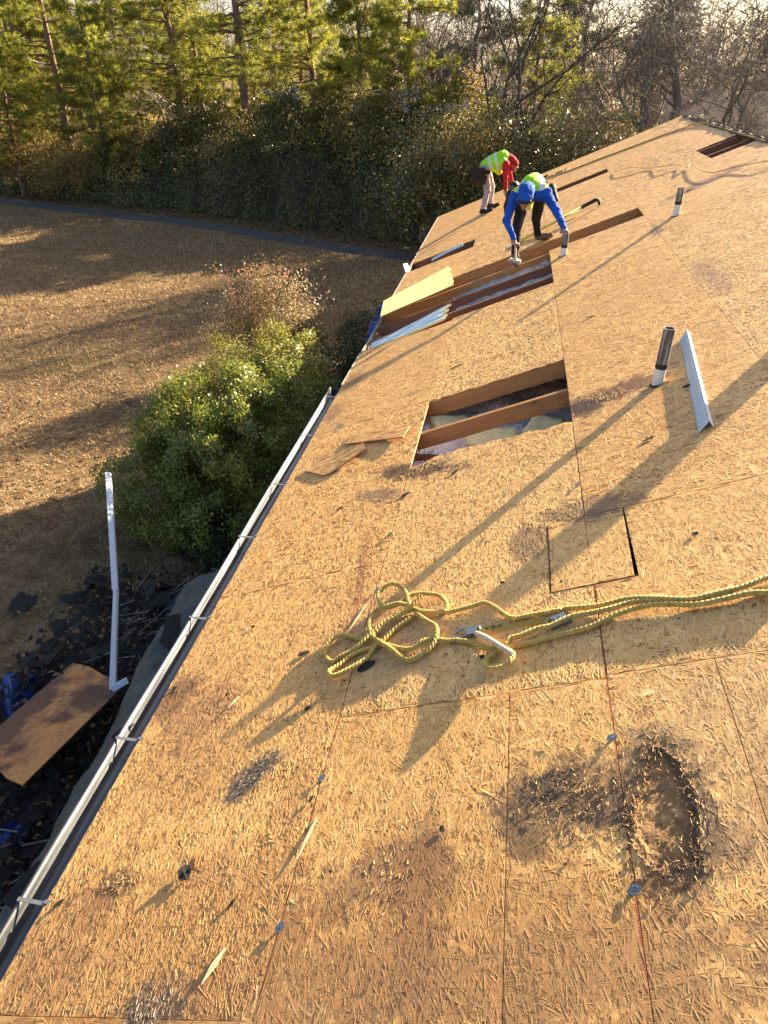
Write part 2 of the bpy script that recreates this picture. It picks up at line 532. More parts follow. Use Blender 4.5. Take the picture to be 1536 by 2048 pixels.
k = NT('lawn_ground')
co = k.coord()
n1 = k.noise(co, .22, 6, .6)
n2 = k.noise(co, 3.5, 6, .7)
n3 = k.noise(co, 40, 4, .7)
c = k.ramp(n2, [(.3, (.095, .058, .032)), (.5, (.21, .135, .07)), (.72, (.36, .245, .135))])
c = k.mix(k.math('MULTIPLY', k.mapr(n1, .5, .7), .55), c, (.12, .09, .035))
c = k.mix(k.math('MULTIPLY', k.mapr(n3, .5, .75), .5), c, (.08, .05, .025))
n4 = k.noise(co, .9, 3, .5)
c = k.mix(k.math('MULTIPLY', k.mapr(n4, .62, .72), .6), c, (.19, .085, .04))
k.base(c)
k.b.inputs['Roughness'].default_value = .95
k.b.inputs['Specular IOR Level'].default_value = .1
k.bump(k.math('ADD', n2, n3), .9, .05)
M['lawn'] = k.m
k = NT('asphalt_path')
co = k.coord()
n1 = k.noise(co, 60, 4, .7); n2 = k.noise(co, 1.5, 5, .6)
c = k.ramp(n1, [(.3, (.032, .032, .033)), (.7, (.065, .065, .066))])
c = k.mix(k.math('MULTIPLY', k.mapr(n2, .52, .7), .6), c, (.14, .085, .045))
k.base(c); k.b.inputs['Roughness'].default_value = .9; k.bump(n1, .5, .01)
M['path'] = k.m

# ------------------------------------------------------------------ the setting: ground and path
def gheight(x, y):
    return 0.05 * math.sin(x * .31 + 1) * math.cos(y * .27) 

def make_ground():
    def axis(lo, a, b, hi, step, far):
        core = np.arange(a, b + .01, step)
        l = a - np.geomspace(step * 2, a - lo, far)[::-1]
        r = b + np.geomspace(step * 2, hi - b, far)
        return np.concatenate([l, core, r])
    xs = axis(-700, -40, 20, 700, .5, 24); ys = axis(-300, -4, 60, 1200, .5, 26)
    X, Y = np.meshgrid(xs, ys)
    Z = GZ + .05 * np.sin(X * .31 + 1) * np.cos(Y * .27) * np.exp(-((X + 8) ** 2 + (Y - 20) ** 2) / 1800)
    V = np.stack([X, Y, Z], -1).reshape(-1, 3)
    nx, ny = len(xs), len(ys)
    i = np.arange(nx - 1)[None, :] + nx * np.arange(ny - 1)[:, None]
    F = np.stack([i, i + 1, i + nx + 1, i + nx], -1).reshape(-1, 4)
    link('ground', mesh_np('ground', V, F, [M['lawn']], True), kind='structure')
make_ground()

def gz(x, y):
    return GZ + .05 * math.sin(x * .31 + 1) * math.cos(y * .27) * math.exp(-((x + 8) ** 2 + (y - 20) ** 2) / 1800)

def yfoot(x):
    if x < -12.8: return 32.9 - .37 * (x + 12.8)
    if x < -2.4: return 27.7 - .5 * (x + 2.4)
    return 27.7 - .22 * (x + 2.4)

def make_path():
    vs = []; fs = []
    xs = np.arange(-45, 22, .5)
    for i, x in enumerate(xs):
        n = .15 * math.sin(x * 1.7) + .08 * math.sin(x * 4.1)
        y0 = yfoot(x) - 2.7 + n * .5; y1 = yfoot(x) - 1.55 + n * .4
        vs += [(x, y0, gz(x, y0) + .012), (x, y1, gz(x, y1) + .012), (x, y0, gz(x, y0) - .1), (x, y1, gz(x, y1) - .1)]
        if i:
            b = 4 * i
            fs += [(b - 4, b, b + 1, b - 3), (b - 2, b + 2, b, b - 4), (b - 3, b + 1, b + 3, b - 1)]
    me = bpy.data.meshes.new('path'); me.from_pydata(vs, [], fs); me.materials.append(M['path'])
    link('path', me, kind='structure')
make_path()

# ------------------------------------------------------------------ the house
house = empty('house', (5.1, 7.5, GZ), 'house under repair with bare strand-board roof and openings cut in it', 'house')
PT = .0115     # sheet thickness

PANELS = []    # polygons in (u, v)
def rect(u0, u1, v0, v1, g=.0014):
    PANELS.append([(u0 + g, v0 + g), (u1 - g, v0 + g), (u1 - g, v1 - g), (u0 + g, v1 - g)])
C1, C2, C3, C4 = 1.219, 2.438, 3.658, 4.877
# course 1 (eave)
for a, b in ((U_NEAR, -1.61), (-1.61, .83), (.83, 3.262), (3.262, 5.70), (5.70, 8.06)): rect(a, b, 0, C1)
rect(10.315, 12.075, 0, C1)
rect(12.70, 15.14, 0, C1); rect(15.14, U_FAR, 0, C1)
# course 2
rect(U_NEAR, -.40, C1, C2); 
rect(-.40, 2.045, C1, 2.036); rect(-.40, 2.045, 2.036, C2)
_r = rng_(5)
edge = [(4.49 + .05 * (1 - t) * math.sin(9 * t) - .09 * t * t + .012 * float(_r.normal()), C2 - .002 - t * (C2 - C1 - .004)) for t in np.linspace(0, 1, 26)]
edge = [(4.445 + .10 * t + .014 * math.sin(t * 31) + .006 * float(_r.normal()) - (.13 * math.exp(-((t - .97) / .10) ** 2)), v) for (uu, v), t in zip(edge, np.linspace(0, 1, 26))]
# sheet with a square let-in patch at its upper corner and a torn upper edge
PANELS.append([(2.047, C1 + .002), (2.047, C2 - .002), (2.640, C2 - .002), (2.640, 2.226), (3.239, 2.226), (3.239, C2 - .002)] + edge)
rect(5.655, 8.13, C1, C2)
rect(10.325, 12.74, C1, C2); rect(12.74, 15.18, C1, C2); rect(15.18, U_FAR, C1, C2)
# course 3
rect(U_NEAR, -.40, C2, C3)
rect(-.40, 2.06, C2, 2.843); ROT_PANEL = PANELS[-1]; rect(-.40, 2.06, 2.843, C3)
PANELS.append([(2.062, C2 + .002), (2.062, C3 - .002), (3.233, C3 - .002), (3.233, 2.642), (2.640, 2.642), (2.640, C2 + .002)])
rect(3.236, 5.683, C2, C3); rect(5.683, 8.13, C2, C3); rect(8.13, 9.755, C2, C3)
rect(10.335, 12.74, C2, C3); rect(12.74, 14.145, C2, C3); rect(14.59, U_FAR, C2, C3)
# course 4
for a, b in ((U_NEAR, -.4), (-.4, 2.02), (2.02, 4.46), (4.46, 6.90), (6.90, 9.255), (9.255, 11.70), (11.70, 14.14), (14.14, 16.58), (16.58, U_FAR)): rect(a, b, C3, C4)
# course 5
for a, b in ((U_NEAR, .8), (.8, 3.24), (3.24, 5.68), (5.68, 8.12), (8.12, 10.1), (10.1, 11.745), (12.83, 15.1), (15.1, U_FAR)): rect(a, b, C4, RIDGE - .012)
# the let-in patch, sitting a little crooked in its cut-out
PATCH = [(2.646, 2.233), (2.650, 2.622), (3.230, 2.634), (3.231, 2.233)]
PANELS.append(PATCH)

def inside(poly, P):
    x, y = P[:, 0], P[:, 1]
    r = np.zeros(len(P), bool)
    n = len(poly)
    for i in range(n):
        x0, y0 = poly[i]; x1, y1 = poly[(i + 1) % n]
        if y0 == y1: continue
        c = ((y0 > y) != (y1 > y)) & (x < (x1 - x0) * (y - y0) / (y1 - y0) + x0)
        r ^= c
    return r

def hollow_d(u, v):
    """< 1 inside the rotted-out hollow"""
    Y = (u - 1.455) / .225
    X = (v - 2.562 - .012 * math.sin(Y * 3)) / (.096 * max(.4, 1 - .30 * Y))
    return math.hypot(X, Y) + .16 * mnoise.noise((X * 2.1, Y * 2.1, 7)) + .10 * mnoise.noise((X * 6, Y * 6, 3)) + .06 * mnoise.noise((X * 15, Y * 15, 1))
def flakes_for(poly, seed, w0, mat):
    rng = rng_(seed)
    P = np.array(poly)
    lo, hi = P.min(0), P.max(0)
    area = np.prod(hi - lo)
    um = (lo[0] + hi[0]) / 2
    near = um < 3.4
    dens = 7600 if near else (2600 if um < 8.5 else 600)
    n = int(area * dens)
    C = lo + (hi - lo) * rng.random((n, 2))
    big = 1.0 if near else (1.15 if um < 8.5 else 1.6)
    L = rng.gamma(4, .0125, n).clip(.015, .14) * big
    W = np.where(rng.random(n) < .84, rng.gamma(3.0, .0011, n).clip(.001, .008), rng.gamma(3.0, .0034, n).clip(.003, .026)) * big
    # strands lie mostly along the sheet's long side, with plenty going astray
    ang = np.where(rng.random(n) < .62, rng.normal(0.0, .50, n), rng.uniform(0, np.pi, n))
    d = np.stack([np.cos(ang), np.sin(ang)], 1); e = np.stack([-d[:, 1], d[:, 0]], 1)
    ok = np.ones(n, bool)
    for s, t in ((-.5, -.5), (.5, -.5), (.5, .5), (-.5, .5), (0, 0)):
        ok &= inside(poly, C + d * (L * s)[:, None] + e * (W * t)[:, None])
    rr = np.hypot((C[:, 0] - 1.42) / .20, (C[:, 1] - 2.60) / .13)
    near_h = ok & (rr < 2.6)
    for q_ in np.nonzero(near_h)[0]:
        if min(hollow_d(C[q_, 0] + d[q_, 0] * L[q_] * t_, C[q_, 1] + d[q_, 1] * L[q_] * t_) for t_ in (-.5, 0, .5)) < 1.0: ok[q_] = False
    C, L, W, d, e = C[ok], L[ok], W[ok], d[ok], e[ok]
    n = len(C)
    h = w0 + .0002 + rng.random(n) ** 1.7 * (.00026 if near else .0003)
    lift = (rng.random(n) < .02) * rng.random(n) * .003
    tl = rng.normal(0, .0002, n); tw = rng.normal(0, .00015, n)
    tw = np.clip(tw, -h * .9 + w0 * .9, h * .9)
    vs = []
    jag = rng.uniform(.35, .65, (n, 2))
    for s, t in ((-.5, -1), (-.12, -1), (.5, -.8), (.5, .8), (.12, 1), (-.5, .9)):
        sj = s * (1 + .25 * (rng.random(n) - .5))
        p = C + d * (L * sj)[:, None] + e * (W * .5 * t)[:, None]
        z = h + tl * s * 2 + tw * t + lift * (s > .4) + .0003 * (abs(s) < .3)
        vs.append(np.stack([p[:, 1], p[:, 0], np.maximum(z, w0 + .00012)], 1))
    V = np.stack(vs, 1).reshape(-1, 3)
    # local axes are (v, u, w): keep face normals up
    F = (np.array([[5, 4, 1, 0], [4, 3, 2, 1]])[None] + (np.arange(n) * 6)[:, None, None]).reshape(-1, 4)
    tone = np.clip(rng.normal(.50 + .07 * np.sin(seed * 7.3), .135, n) - (rng.random(n) < .05) * .3 + (rng.random(n) < .03) * .25, 0, 1)
    me = mesh_np('strands', V, F, [mat])
    attr_point(me, 'tone', np.repeat(tone, 6))
    uv = me.uv_layers.new(name='UVMap')
    s = np.array([-.5, -.12, .5, .5, .12, -.5]); t = np.array([-1, -1, -.8, .8, 1, .9])
    U = np.stack([L[:, None] * s, W[:, None] * .5 * t], -1) + rng.random((n, 1, 2)) * 50
    li = np.empty(len(me.loops), np.int32); me.loops.foreach_get('vertex_index', li)
    uv.data.foreach_set('uv', U.reshape(-1, 2)[li].astype(np.float32).ravel())
    return me

for i, poly in enumerate(PANELS):
    mb = MB()
    pl = [(v, u) for u, v in poly]
    # orientation: make the top face look up
    a = sum(pl[j][0] * pl[(j + 1) % len(pl)][1] - pl[(j + 1) % len(pl)][0] * pl[j][1] for j in range(len(pl)))
    if a < 0: pl = pl[::-1]
    dz = rng_(100 + i).uniform(-.0012, 0)
    if poly is PATCH: dz = .0015
    if poly is ROT_PANEL:      # this sheet is modelled as a fine grid, open where it has rotted away
        dz = 0.0
        mb.prism(pl, -PT, -.0108)
        us_ = np.concatenate([np.linspace(poly[0][0], 1.02, 12)[:-1], np.arange(1.02, 1.86, .006), np.linspace(1.86, poly[1][0], 6)])
        vs_ = np.linspace(poly[0][1], poly[2][1], 68)
        H_ = [[hollow_d(a_, b_) for a_ in us_] for b_ in vs_]
        vv_ = []; ff_ = []
        for jj, b_ in enumerate(vs_):
            for ii, a_ in enumerate(us_):
                vv_.append((b_, a_, .0025 * math.exp(-((H_[jj][ii] - 1.06) / .06) ** 2)))
        nn_ = len(us_)
        for jj in range(len(vs_) - 1):
            for ii in range(nn_ - 1):
                if min(H_[jj][ii], H_[jj + 1][ii], H_[jj][ii + 1], H_[jj + 1][ii + 1]) < 1.0: continue
                a_ = jj * nn_ + ii
                ff_.append((a_, a_ + nn_, a_ + nn_ + 1, a_ + 1))
        mb.add(vv_, ff_)
    else:
        mb.prism(pl, -PT + dz, dz)
    m0, m1 = osb_pair(poly)
    o = mb.build('osb_panel', m0, house, ROOF)
    if poly is PATCH: o['label'] = 'small square strand-board patch with dark gaps around it'
    fl = link('wood_strands', flakes_for(poly, 200 + i, dz, m1), o, None, kind='stuff')
    fl.matrix_parent_inverse = Matrix()

# rotted hollow in the sheet near the camera: crumbled bowl with torn fibres round it
def rot_patch():
    rng = rng_(77)
    V = []; F = []; idx = {}
    us_ = np.arange(1.05, 1.84, .006); vs_ = np.arange(2.441, 2.84, .006)
    for j, v in enumerate(vs_):
        for i, u in enumerate(us_):
            d = hollow_d(u, v)
            if d > 1.09: continue
            e = min(1, max(0, (1.05 - d) / .22)); e = e * e * (3 - 2 * e)
            crumb = mnoise.noise((u * 45, v * 45, 4)) * .0011 + mnoise.noise((u * 110, v * 110, 2)) * .0008
            z = .0022 - .0105 * e + crumb + .0006 * rng.random() + .0022 * mnoise.noise((u * 12, v * 12, 9)) * e
            idx[i, j] = len(V); V.append((v, u, max(z, -.0100)))
    for j in range(len(vs_) - 1):
        for i in range(len(us_) - 1):
            q = [(i, j), (i, j + 1), (i + 1, j + 1), (i + 1, j)]
            if all(t in idx for t in q): F.append(tuple(idx[t] for t in q))
    me = bpy.data.meshes.new('rotted_hollow'); me.from_pydata(V, [], F); me.materials.append(M['rot'])
    o = link('rotted_hollow', me, house, ROOF, label='dark crumbling rotted hollow in the sheathing')
    # torn splinters
    N = 820
    a = rng.uniform(0, 2 * np.pi, N); rr = rng.normal(1.02, .22, N)
    P = np.stack([2.562 + .100 * rr * np.sin(a) * (1 - .30 * np.cos(a)) + .012 * np.sin(np.cos(a) * 3), 1.455 + .23 * rr * np.cos(a), rng.uniform(.001, .006, N)], 1)
    ex = np.arange(N) > 520
    P[ex, 0] = rng.normal(2.27, .10, ex.sum()); P[ex, 1] = rng.normal(1.53, .075, ex.sum()); P[ex, 2] = rng.uniform(.001, .005, ex.sum())
    D = rng.normal(size=(N, 3)) * np.array([.8, 1.2, .10]); D /= np.linalg.norm(D, axis=1, keepdims=True)
    L = rng.uniform(.005, .022, N)[:, None]
    V, F = seg_tubes(P - D * L / 2, P + D * L / 2, rng.uniform(.0008, .0024, N), rng.uniform(.0004, .0012, N), 4)
    V[:, 2] = np.maximum(V[:, 2], .0004)
    me = mesh_np('splinters', V, F, [M['splinter']])
    attr_point(me, 'tone', np.repeat(rng.random(N), 8))
    s = link('splinters', me, o, None, kind='stuff'); s.matrix_parent_inverse = Matrix()
k = NT('rotten_wood')
co = k.coord()
n1 = k.noise(co, 22, 6, .7)
q = k.mapping(co, loc=(2.562, 1.455, 0), scale=(.105, .235, 1), typ='TEXTURE')
ln = k.n('ShaderNodeVectorMath', operation='LENGTH'); k.l(q, ln.inputs[0])
d = k.math('ADD', ln.outputs['Value'], k.math('MULTIPLY', k.math('SUBTRACT', n1, .5), .9))
inner = k.ramp(n1, [(.3, (.12, .06, .025)), (.5, (.27, .145, .055)), (.74, (.56, .36, .16))])
sxr = k.n('ShaderNodeSeparateXYZ'); k.l(q, sxr.inputs[0])
d = k.math('ADD', d, k.math('MULTIPLY', sxr.outputs[0], .28))
k.base(k.mix(k.mapr(d, .62, .98), inner, k.ramp(n1, [(.35, (.045, .03, .018)), (.55, (.14, .085, .042)), (.72, (.34, .20, .085))])))
k.b.inputs['Roughness'].default_value = .95
k.bump(n1, 1.0, .015)
M['rot'] = k.m
M['splinter'] = leafmat('wood_splinters', [(0, (.07, .045, .026)), (.5, (.20, .115, .05)), (.75, (.45, .27, .11)), (1, (.66, .45, .21))], .0, .8)
rot_patch()

# rafters
RAFT = [-2.25, -1.64, -1.03, -.42, .19, .80, 1.41, 2.02, 2.63, 3.24, 3.85, 4.45, 5.048, 5.672, 6.28, 6.89, 7.5, 7.97, 8.46, 9.06, 9.665, 10.328, 10.89, 11.50, 12.12, 12.735, 13.33, 13.95, 14.60, 15.05, 15.58, 16.2, 16.8, 17.4]
for u in RAFT:
    mb = MB()
    mb.box((.03, u - .019, -.150), (RIDGE - .03, u + .019, -PT - .0016))
    old = 8 < u < 9.3 or u > 11
    mb.build('rafter', M['rafter_old'] if old else M['rafter'], house, ROOF)
# ridge board, fascia, soffit, walls, back slope
mb = MB(); mb.box((RIDGE * CT - .02, U_NEAR, RIDGE * ST - .24), (RIDGE * CT + .02, U_FAR - .01, RIDGE * ST - .035))
mb.build('ridge_board', M['rafter_old'], house)
mb = MB(); mb.box((-.004, U_NEAR, -.185), (.022, U_FAR, -.006)); mb.build('fascia_board', M['oldwood'], house)
mb = MB(); mb.box((.024, U_NEAR + .02, -.19), (.46, U_FAR - .02, -.178)); mb.build('soffit', M['soffit'], house)
XR = 2 * RIDGE * CT
for nm, lo, hi in (('wall', (.44, U_NEAR + .25, GZ), (.58, U_FAR - .3, -.195)), ('wall', (XR - .58, U_NEAR + .25, GZ), (XR - .44, U_FAR - .3, -.195))):
    mb = MB(); mb.box(lo, hi); mb.build(nm, M['siding'], house)
for y0 in (U_NEAR + .25, U_FAR - .44):
    mb = MB()
    n0 = .585
    poly = [(n0, GZ), (XR - n0, GZ), (XR - n0, -.2 + n0 * ST / CT * .9), (XR / 2, RIDGE * ST - .2), (n0, -.2 + n0 * ST / CT * .9)]
    vs = [(x, y0, z) for x, z in poly] + [(x, y0 + .13, z) for x, z in poly]
    n = 5
    mb.add(vs, [tuple(range(n)), tuple(range(2 * n - 1, n - 1, -1))] + [((i + 1) % n, i, n + i, n + (i + 1) % n) for i in range(n)])
    mb.build('gable_wall', M['siding'], house)
BACK = Matrix(((-CT, 0, ST, XR), (0, 1, 0, 0), (ST, 0, CT, 0), (0, 0, 0, 1)))
mb = MB(); mb.box((0, U_NEAR, -.02), (RIDGE + .002, U_FAR, 0)); mb.build('back_slope', M['shingle_roof'], house, BACK)
# barge board under the far rake
mb = MB(); mb.box((.02, U_FAR - .028, -.16), (RIDGE - .02, U_FAR - .003, -PT - .002)); mb.build('barge_board', M['oldwood'], house, ROOF)
# ragged felt along the ridge
def ridge_felt():
    rng = rng_(9)
    vs = []; fs = []
    us = np.arange(7.0, 17.4, .12)
    for i, u in enumerate(us):
        a = .05 + .05 * rng.random(); b = .10 + .05 * rng.random()
        up = .012 + .03 * rng.random()
        vs += [rp(u, RIDGE - a, .004 + .01 * rng.random()), rp(u, RIDGE - .01, up), Vector((XR - (RIDGE - b) * CT, u, (RIDGE - b) * ST + .02))]
        vs += [x + Vector((0, 0, -.004)) for x in vs[-3:]]
        if i:
            o = i * 6
            fs += [(o - 6, o, o + 1, o - 5), (o - 5, o + 1, o + 2, o - 4), (o - 3, o - 2, o + 4, o + 3), (o - 2, o - 1, o + 5, o + 4), (o - 6, o - 3, o + 3, o), (o - 4, o + 2, o + 5, o - 1)]
    me = bpy.data.meshes.new('ridge_felt'); me.from_pydata([tuple(v) for v in vs], [], fs); me.materials.append(M['oldfelt'])
    link('ridge_felt', me, house)
M['oldfelt'] = simple('torn_ridge_felt', (.10, .055, .035), .9, 0, .5, 25, .7)
ridge_felt()

# gutter: open trough with rolled front lip, and hanger straps across it
def gutter():
    prof = [(.0, -.012), (-.012, -.075), (-.030, -.094), (-.082, -.094), (-.100, -.075), (-.116, -.030), (-.124, -.014), (-.134, -.008), (-.140, -.016), (-.136, -.026), (-.126, -.026)]
    inner = [(x + .0035 if j > 3 else x, z + .0035) for j, (x, z) in enumerate(prof)]
    us = np.linspace(U_NEAR, 6.97, 60)
    vs = []; fs = []
    n = len(prof)
    for i, u in enumerate(us):
        wob = .003 * math.sin(u * 2.3)
        dz = -.008 - .003 * (6.97 - u) * .4
        for x, z in prof: vs.append((x * .95 - .006 + wob, u, z + dz))
        if i:
            b = i * n
            fs += [(b - n + j, b + j, b + j + 1, b - n + j + 1) for j in range(n - 1)]
    b = (len(us) - 1) * n
    fs.append(tuple(b + j for j in range(7)))          # end cap
    me = bpy.data.meshes.new('gutter'); me.from_pydata(vs, [], fs); me.materials.append(M['gutter'])
    me.polygons.foreach_set('use_smooth', [True] * (len(fs) - 1) + [False])
    g = link('gutter', me, house, label='silver metal rain gutter along the eave')
    md = g.modifiers.new('thick', 'SOLIDIFY'); md.thickness = .0022; md.offset = 1
    for u in (6.70, 5.76, 4.81, 4.01, 3.08, 2.11, 1.25, .3, -.6, -1.5):
        mb = MB()
        mb.box((-.133, u - .009, -.016), (.004, u + .009, -.013))
        mb.box((-.136, u - .009, -.034), (-.133, u + .009, -.012))
        mb.box((-.004, u - .008, -.010), (.040, u + .008, .0022), M=Matrix.Translation((0, 0, .006)))
        mb.build('gutter_strap', M['dripdark'], g)
gutter()
# stub of old drip metal and torn trim left on the ungutttered eave
for u0, u1 in ((7.0, 8.05), (10.4, 12.0), (12.6, 17.4)):
    mb = MB(); mb.box((-.012, u0, -.05), (-.0045, u1, -.002)); mb.box((-.012, u0, -.0018), (.03, u1, .0028))
    mb.build('eave_flashing', M['oldwood'], house)
mb = MB()
mb.add([rp(12.15, -.02, .0), rp(12.38, .02, .01), rp(12.42, -.01, .09), rp(12.30, -.05, .12)], [(0, 1, 2, 3), (3, 2, 1, 0)])
mb.build('eave_flashing', M['drip'], house)

# vent pipes
def vent_pipe(u, v, h, r, band, label, white=.3):
    B = rp(u, v)
    mb = MB()
    mb.tube([B + Vector((0, 0, -.35)), B + Vector((0, 0, h * white))], r, 20, caps=False)
    p = mb.build('vent_pipe', M['pipe_white'], house, smooth=True, label=label)
    mb = MB()
    mb.tube([B + Vector((0, 0, h * white)), B + Vector((0, 0, h))], r * 1.004, 20, caps=False)
    # rim and inner wall
    n = 20
    ring = lambda rr, z: [B + Vector((math.cos(2 * math.pi * j / n) * rr, math.sin(2 * math.pi * j / n) * rr, z)) for j in range(n)]
    a, b, c = ring(r * 1.004, h), ring(r * .86, h), ring(r * .86, h * .5)
    mb.add(a + b + c, [(j, (j + 1) % n, n + (j + 1) % n, n + j) for j in range(n)] + [(n + j, n + (j + 1) % n, 2 * n + (j + 1) % n, 2 * n + j) for j in range(n)], 0)
    mb.build('pipe_sleeve', M['pipe_tar'], p, smooth=False)
    if band:
        mb = MB()
        mb.tube([B + Vector((0, 0, h * white - .015)), B + Vector((0, 0, h * white + .02))], r * 1.03, 20)
        mb.build('rubber_collar', M['rubber'], p)
    mb = MB()
    pts = [rp(u + math.cos(t) * r * 1.5 - .01, v + math.sin(t) * r * 1.35 - .008, .0006) for t in np.linspace(0, 2 * math.pi, 18)[:-1]]
    vs = [q for q in pts] + [q + Vector((0, 0, .0022)) for q in pts]
    mb.add(vs, [tuple(range(17, 34))])
    mb.build('pipe_opening', M['felt'], p)
vent_pipe(4.66, 3.035, .385, .038, True, 'nearest round vent pipe, tarred grey above a white base', .32)
vent_pipe(9.15, 3.935, .30, .038, True, 'vent pipe standing alone higher up the slope', .45)
vent_pipe(9.215, 2.60, .262, .040, True, 'vent pipe gripped by the worker in blue', .42)
# larger vent stack near the ridge
def stack():
    B = rp(5.62, 4.76)
    mb = MB(); mb.tube([B + Vector((0, 0, -.2)), B + Vector((0, 0, .34))], .10, 20)
    s = mb.build('vent_stack', M['steel'], house, smooth=True)
    mb = MB(); mb.tube([B + Vector((0, 0, .36)), B + Vector((0, 0, .43)), B + Vector((0, 0, .47))], [.115, .115, .03], 20)
    for a in (0, 2.1, 4.2):
        q = Vector((.09 * math.cos(a), .09 * math.sin(a), 0))
        mb.tube([B + q + Vector((0, 0, .3)), B + q + Vector((0, 0, .38))], .006, 6)
    mb.build('rain_cap', M['steel'], s)
stack()

# attic floor under the openings
mb = MB(); mb.box((.46, U_NEAR + .3, -.235), (XR - .46, U_FAR - .32, -.2)); mb.build('attic_floor', M['oldwood'], house)
def fluff():
    rng = rng_(21)
    V = []; F = []
    for (x0, x1, y0, y1, base, amp) in ((.62, 3.0, 3.9, 6.8, .27, .05), (.2, 3.4, 7.7, 11.2, -.04, .05), (.2, 1.6, 12.0, 13.3, -.05, .03), (2.0, 3.6, 13.8, 15, -.05, .03)):
        nx, ny = int((x1 - x0) / .03), int((y1 - y0) / .03)
        b = len(V)
        for j in range(ny + 1):
            for i in range(nx + 1):
                x = x0 + (x1 - x0) * i / nx; y = y0 + (y1 - y0) * j / ny
                z = base + amp * 2 * mnoise.noise((x * 2.5, y * 2.5, 3.1)) + .03 * mnoise.noise((x * 9, y * 9, 1)) + .016 * rng.random()
                z = min(z, x * ST / CT - .17)
                V.append((x, y, max(z, -.199)))
        for j in range(ny):
            for i in range(nx):
                a = b + j * (nx + 1) + i
                F.append((a, a + 1, a + nx + 2, a + nx + 1))
    me = bpy.data.meshes.new('loose_insulation'); me.from_pydata(V, [], F); me.materials.append(M['fluff'])
    link('loose_insulation', me, house, kind='stuff')
fluff()
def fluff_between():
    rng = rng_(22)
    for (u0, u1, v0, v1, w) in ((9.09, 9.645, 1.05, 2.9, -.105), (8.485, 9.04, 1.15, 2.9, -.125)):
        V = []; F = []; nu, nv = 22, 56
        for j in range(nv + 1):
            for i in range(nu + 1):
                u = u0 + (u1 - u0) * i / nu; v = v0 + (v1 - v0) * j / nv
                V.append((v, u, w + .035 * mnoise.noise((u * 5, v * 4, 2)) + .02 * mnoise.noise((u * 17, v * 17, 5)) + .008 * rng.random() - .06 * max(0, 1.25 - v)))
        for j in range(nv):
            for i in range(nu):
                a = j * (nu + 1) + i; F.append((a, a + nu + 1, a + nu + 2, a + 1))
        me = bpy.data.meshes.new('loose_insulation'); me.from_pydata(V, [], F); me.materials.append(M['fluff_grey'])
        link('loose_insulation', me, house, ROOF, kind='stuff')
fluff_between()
def tufts():
    rng = rng_(23)
    n = 9000
    x = rng.uniform(.75, 2.5, n); y = rng.uniform(4.5, 6.4, n)
    z = np.array([.27 + .10 * mnoise.noise((a * 2.5, b_ * 2.5, 3.1)) + .03 * mnoise.noise((a * 9, b_ * 9, 1)) for a, b_ in zip(x, y)]) + rng.exponential(.014, n)
    z = np.minimum(z, x * ST / CT - .15)
    V, F = leaf_quads(np.stack([x, y, z], 1), rng.normal(size=(n, 3)) + np.array([0, 0, .5]), rng.uniform(.012, .035, n), rng.uniform(.008, .022, n), rng, .2)
    link('insulation_tufts', mesh_np('insulation_tufts', V, F, [M['fluff']]), house, kind='stuff')
tufts()

def rough_box(name, size, mat, M4, seed, amp=.02, div=9, **kw):
    """a soft lumpy slab"""
    rng = rng_(seed)
    bmv = []; bmf = []
    sx, sy, sz = size
    idx = {}
    def vid(p):
        key = tuple(round(c, 4) for c in p)
        if key not in idx:
            idx[key] = len(bmv)
            q = Vector(p)
            nz = mnoise.noise_vector(q * 4 + Vector((seed, 0, 0))) * amp + mnoise.noise_vector(q * 17 + Vector((0, seed, 0))) * amp * .35
            bmv.append(tuple(q + nz))
        return idx[key]
    n = div; nzd = 3
    def face(fn, a, b):
        for i in range(a):
            for j in range(b):
                bmf.append(tuple(vid(fn((i + di) / a, (j + dj) / b)) for di, dj in ((0, 0), (1, 0), (1, 1), (0, 1))))
    face(lambda s, t: ((s - .5) * sx, (t - .5) * sy, sz), n, n)
    face(lambda s, t: ((.5 - s) * sx, (t - .5) * sy, 0), n, n)
    face(lambda s, t: ((s - .5) * sx, -.5 * sy, t * sz), n, nzd)
    face(lambda s, t: ((.5 - s) * sx, .5 * sy, t * sz), n, nzd)
    face(lambda s, t: (-.5 * sx, (.5 - s) * sy, t * sz), n, nzd)
    face(lambda s, t: (.5 * sx, (s - .5) * sy, t * sz), n, nzd)
    me = bpy.data.meshes.new(name); me.from_pydata(bmv, [], bmf); me.materials.append(mat)
    me.polygons.foreach_set('use_smooth', [True] * len(bmf))
    return link(name, me, None, M4, **kw)
rough_box('insulation_batt', (.44, .27, .09), M['batt'], Matrix.Translation((1.72, 5.22, .30)) @ Matrix.Rotation(.12, 4, 'Z') @ Matrix.Rotation(-.12, 4, 'Y'), 3, .02,
          label='flat yellow glass-wool batt under the rafter in the square opening', cat='insulation')
rough_box('insulation_batt', (.26, .42, .10), M['batt'], Matrix.Translation((2.12, 5.30, .33)) @ Matrix.Rotation(-.5, 4, 'Z') @ Matrix.Rotation(.35, 4, 'X'), 5, .035,
          label='crumpled yellow glass-wool batt tipped up beside the flat one', cat='insulation')
rough_box('insulation_batt', (.34, .22, .08), M['batt'], Matrix.Translation((1.34, 5.55, .27)) @ Matrix.Rotation(.3, 4, 'Z'), 7, .02,
          label='yellow batt half hidden behind the rafter, dusted with white fill', cat='insulation')
for x, y, zz, rz, L in ((1.45, 4.90, .245, .05, 1.0), (1.5, 4.66, .21, .02, 1.2)):
    mb = MB(); mb.box((-.5 * L, -.02, 0), (.5 * L, .02, .09))
    mb.build('ceiling_joist', M['rafter_old'], house, Matrix.Translation((x, y, zz)) @ Matrix.Rotation(rz, 4, 'Z'))

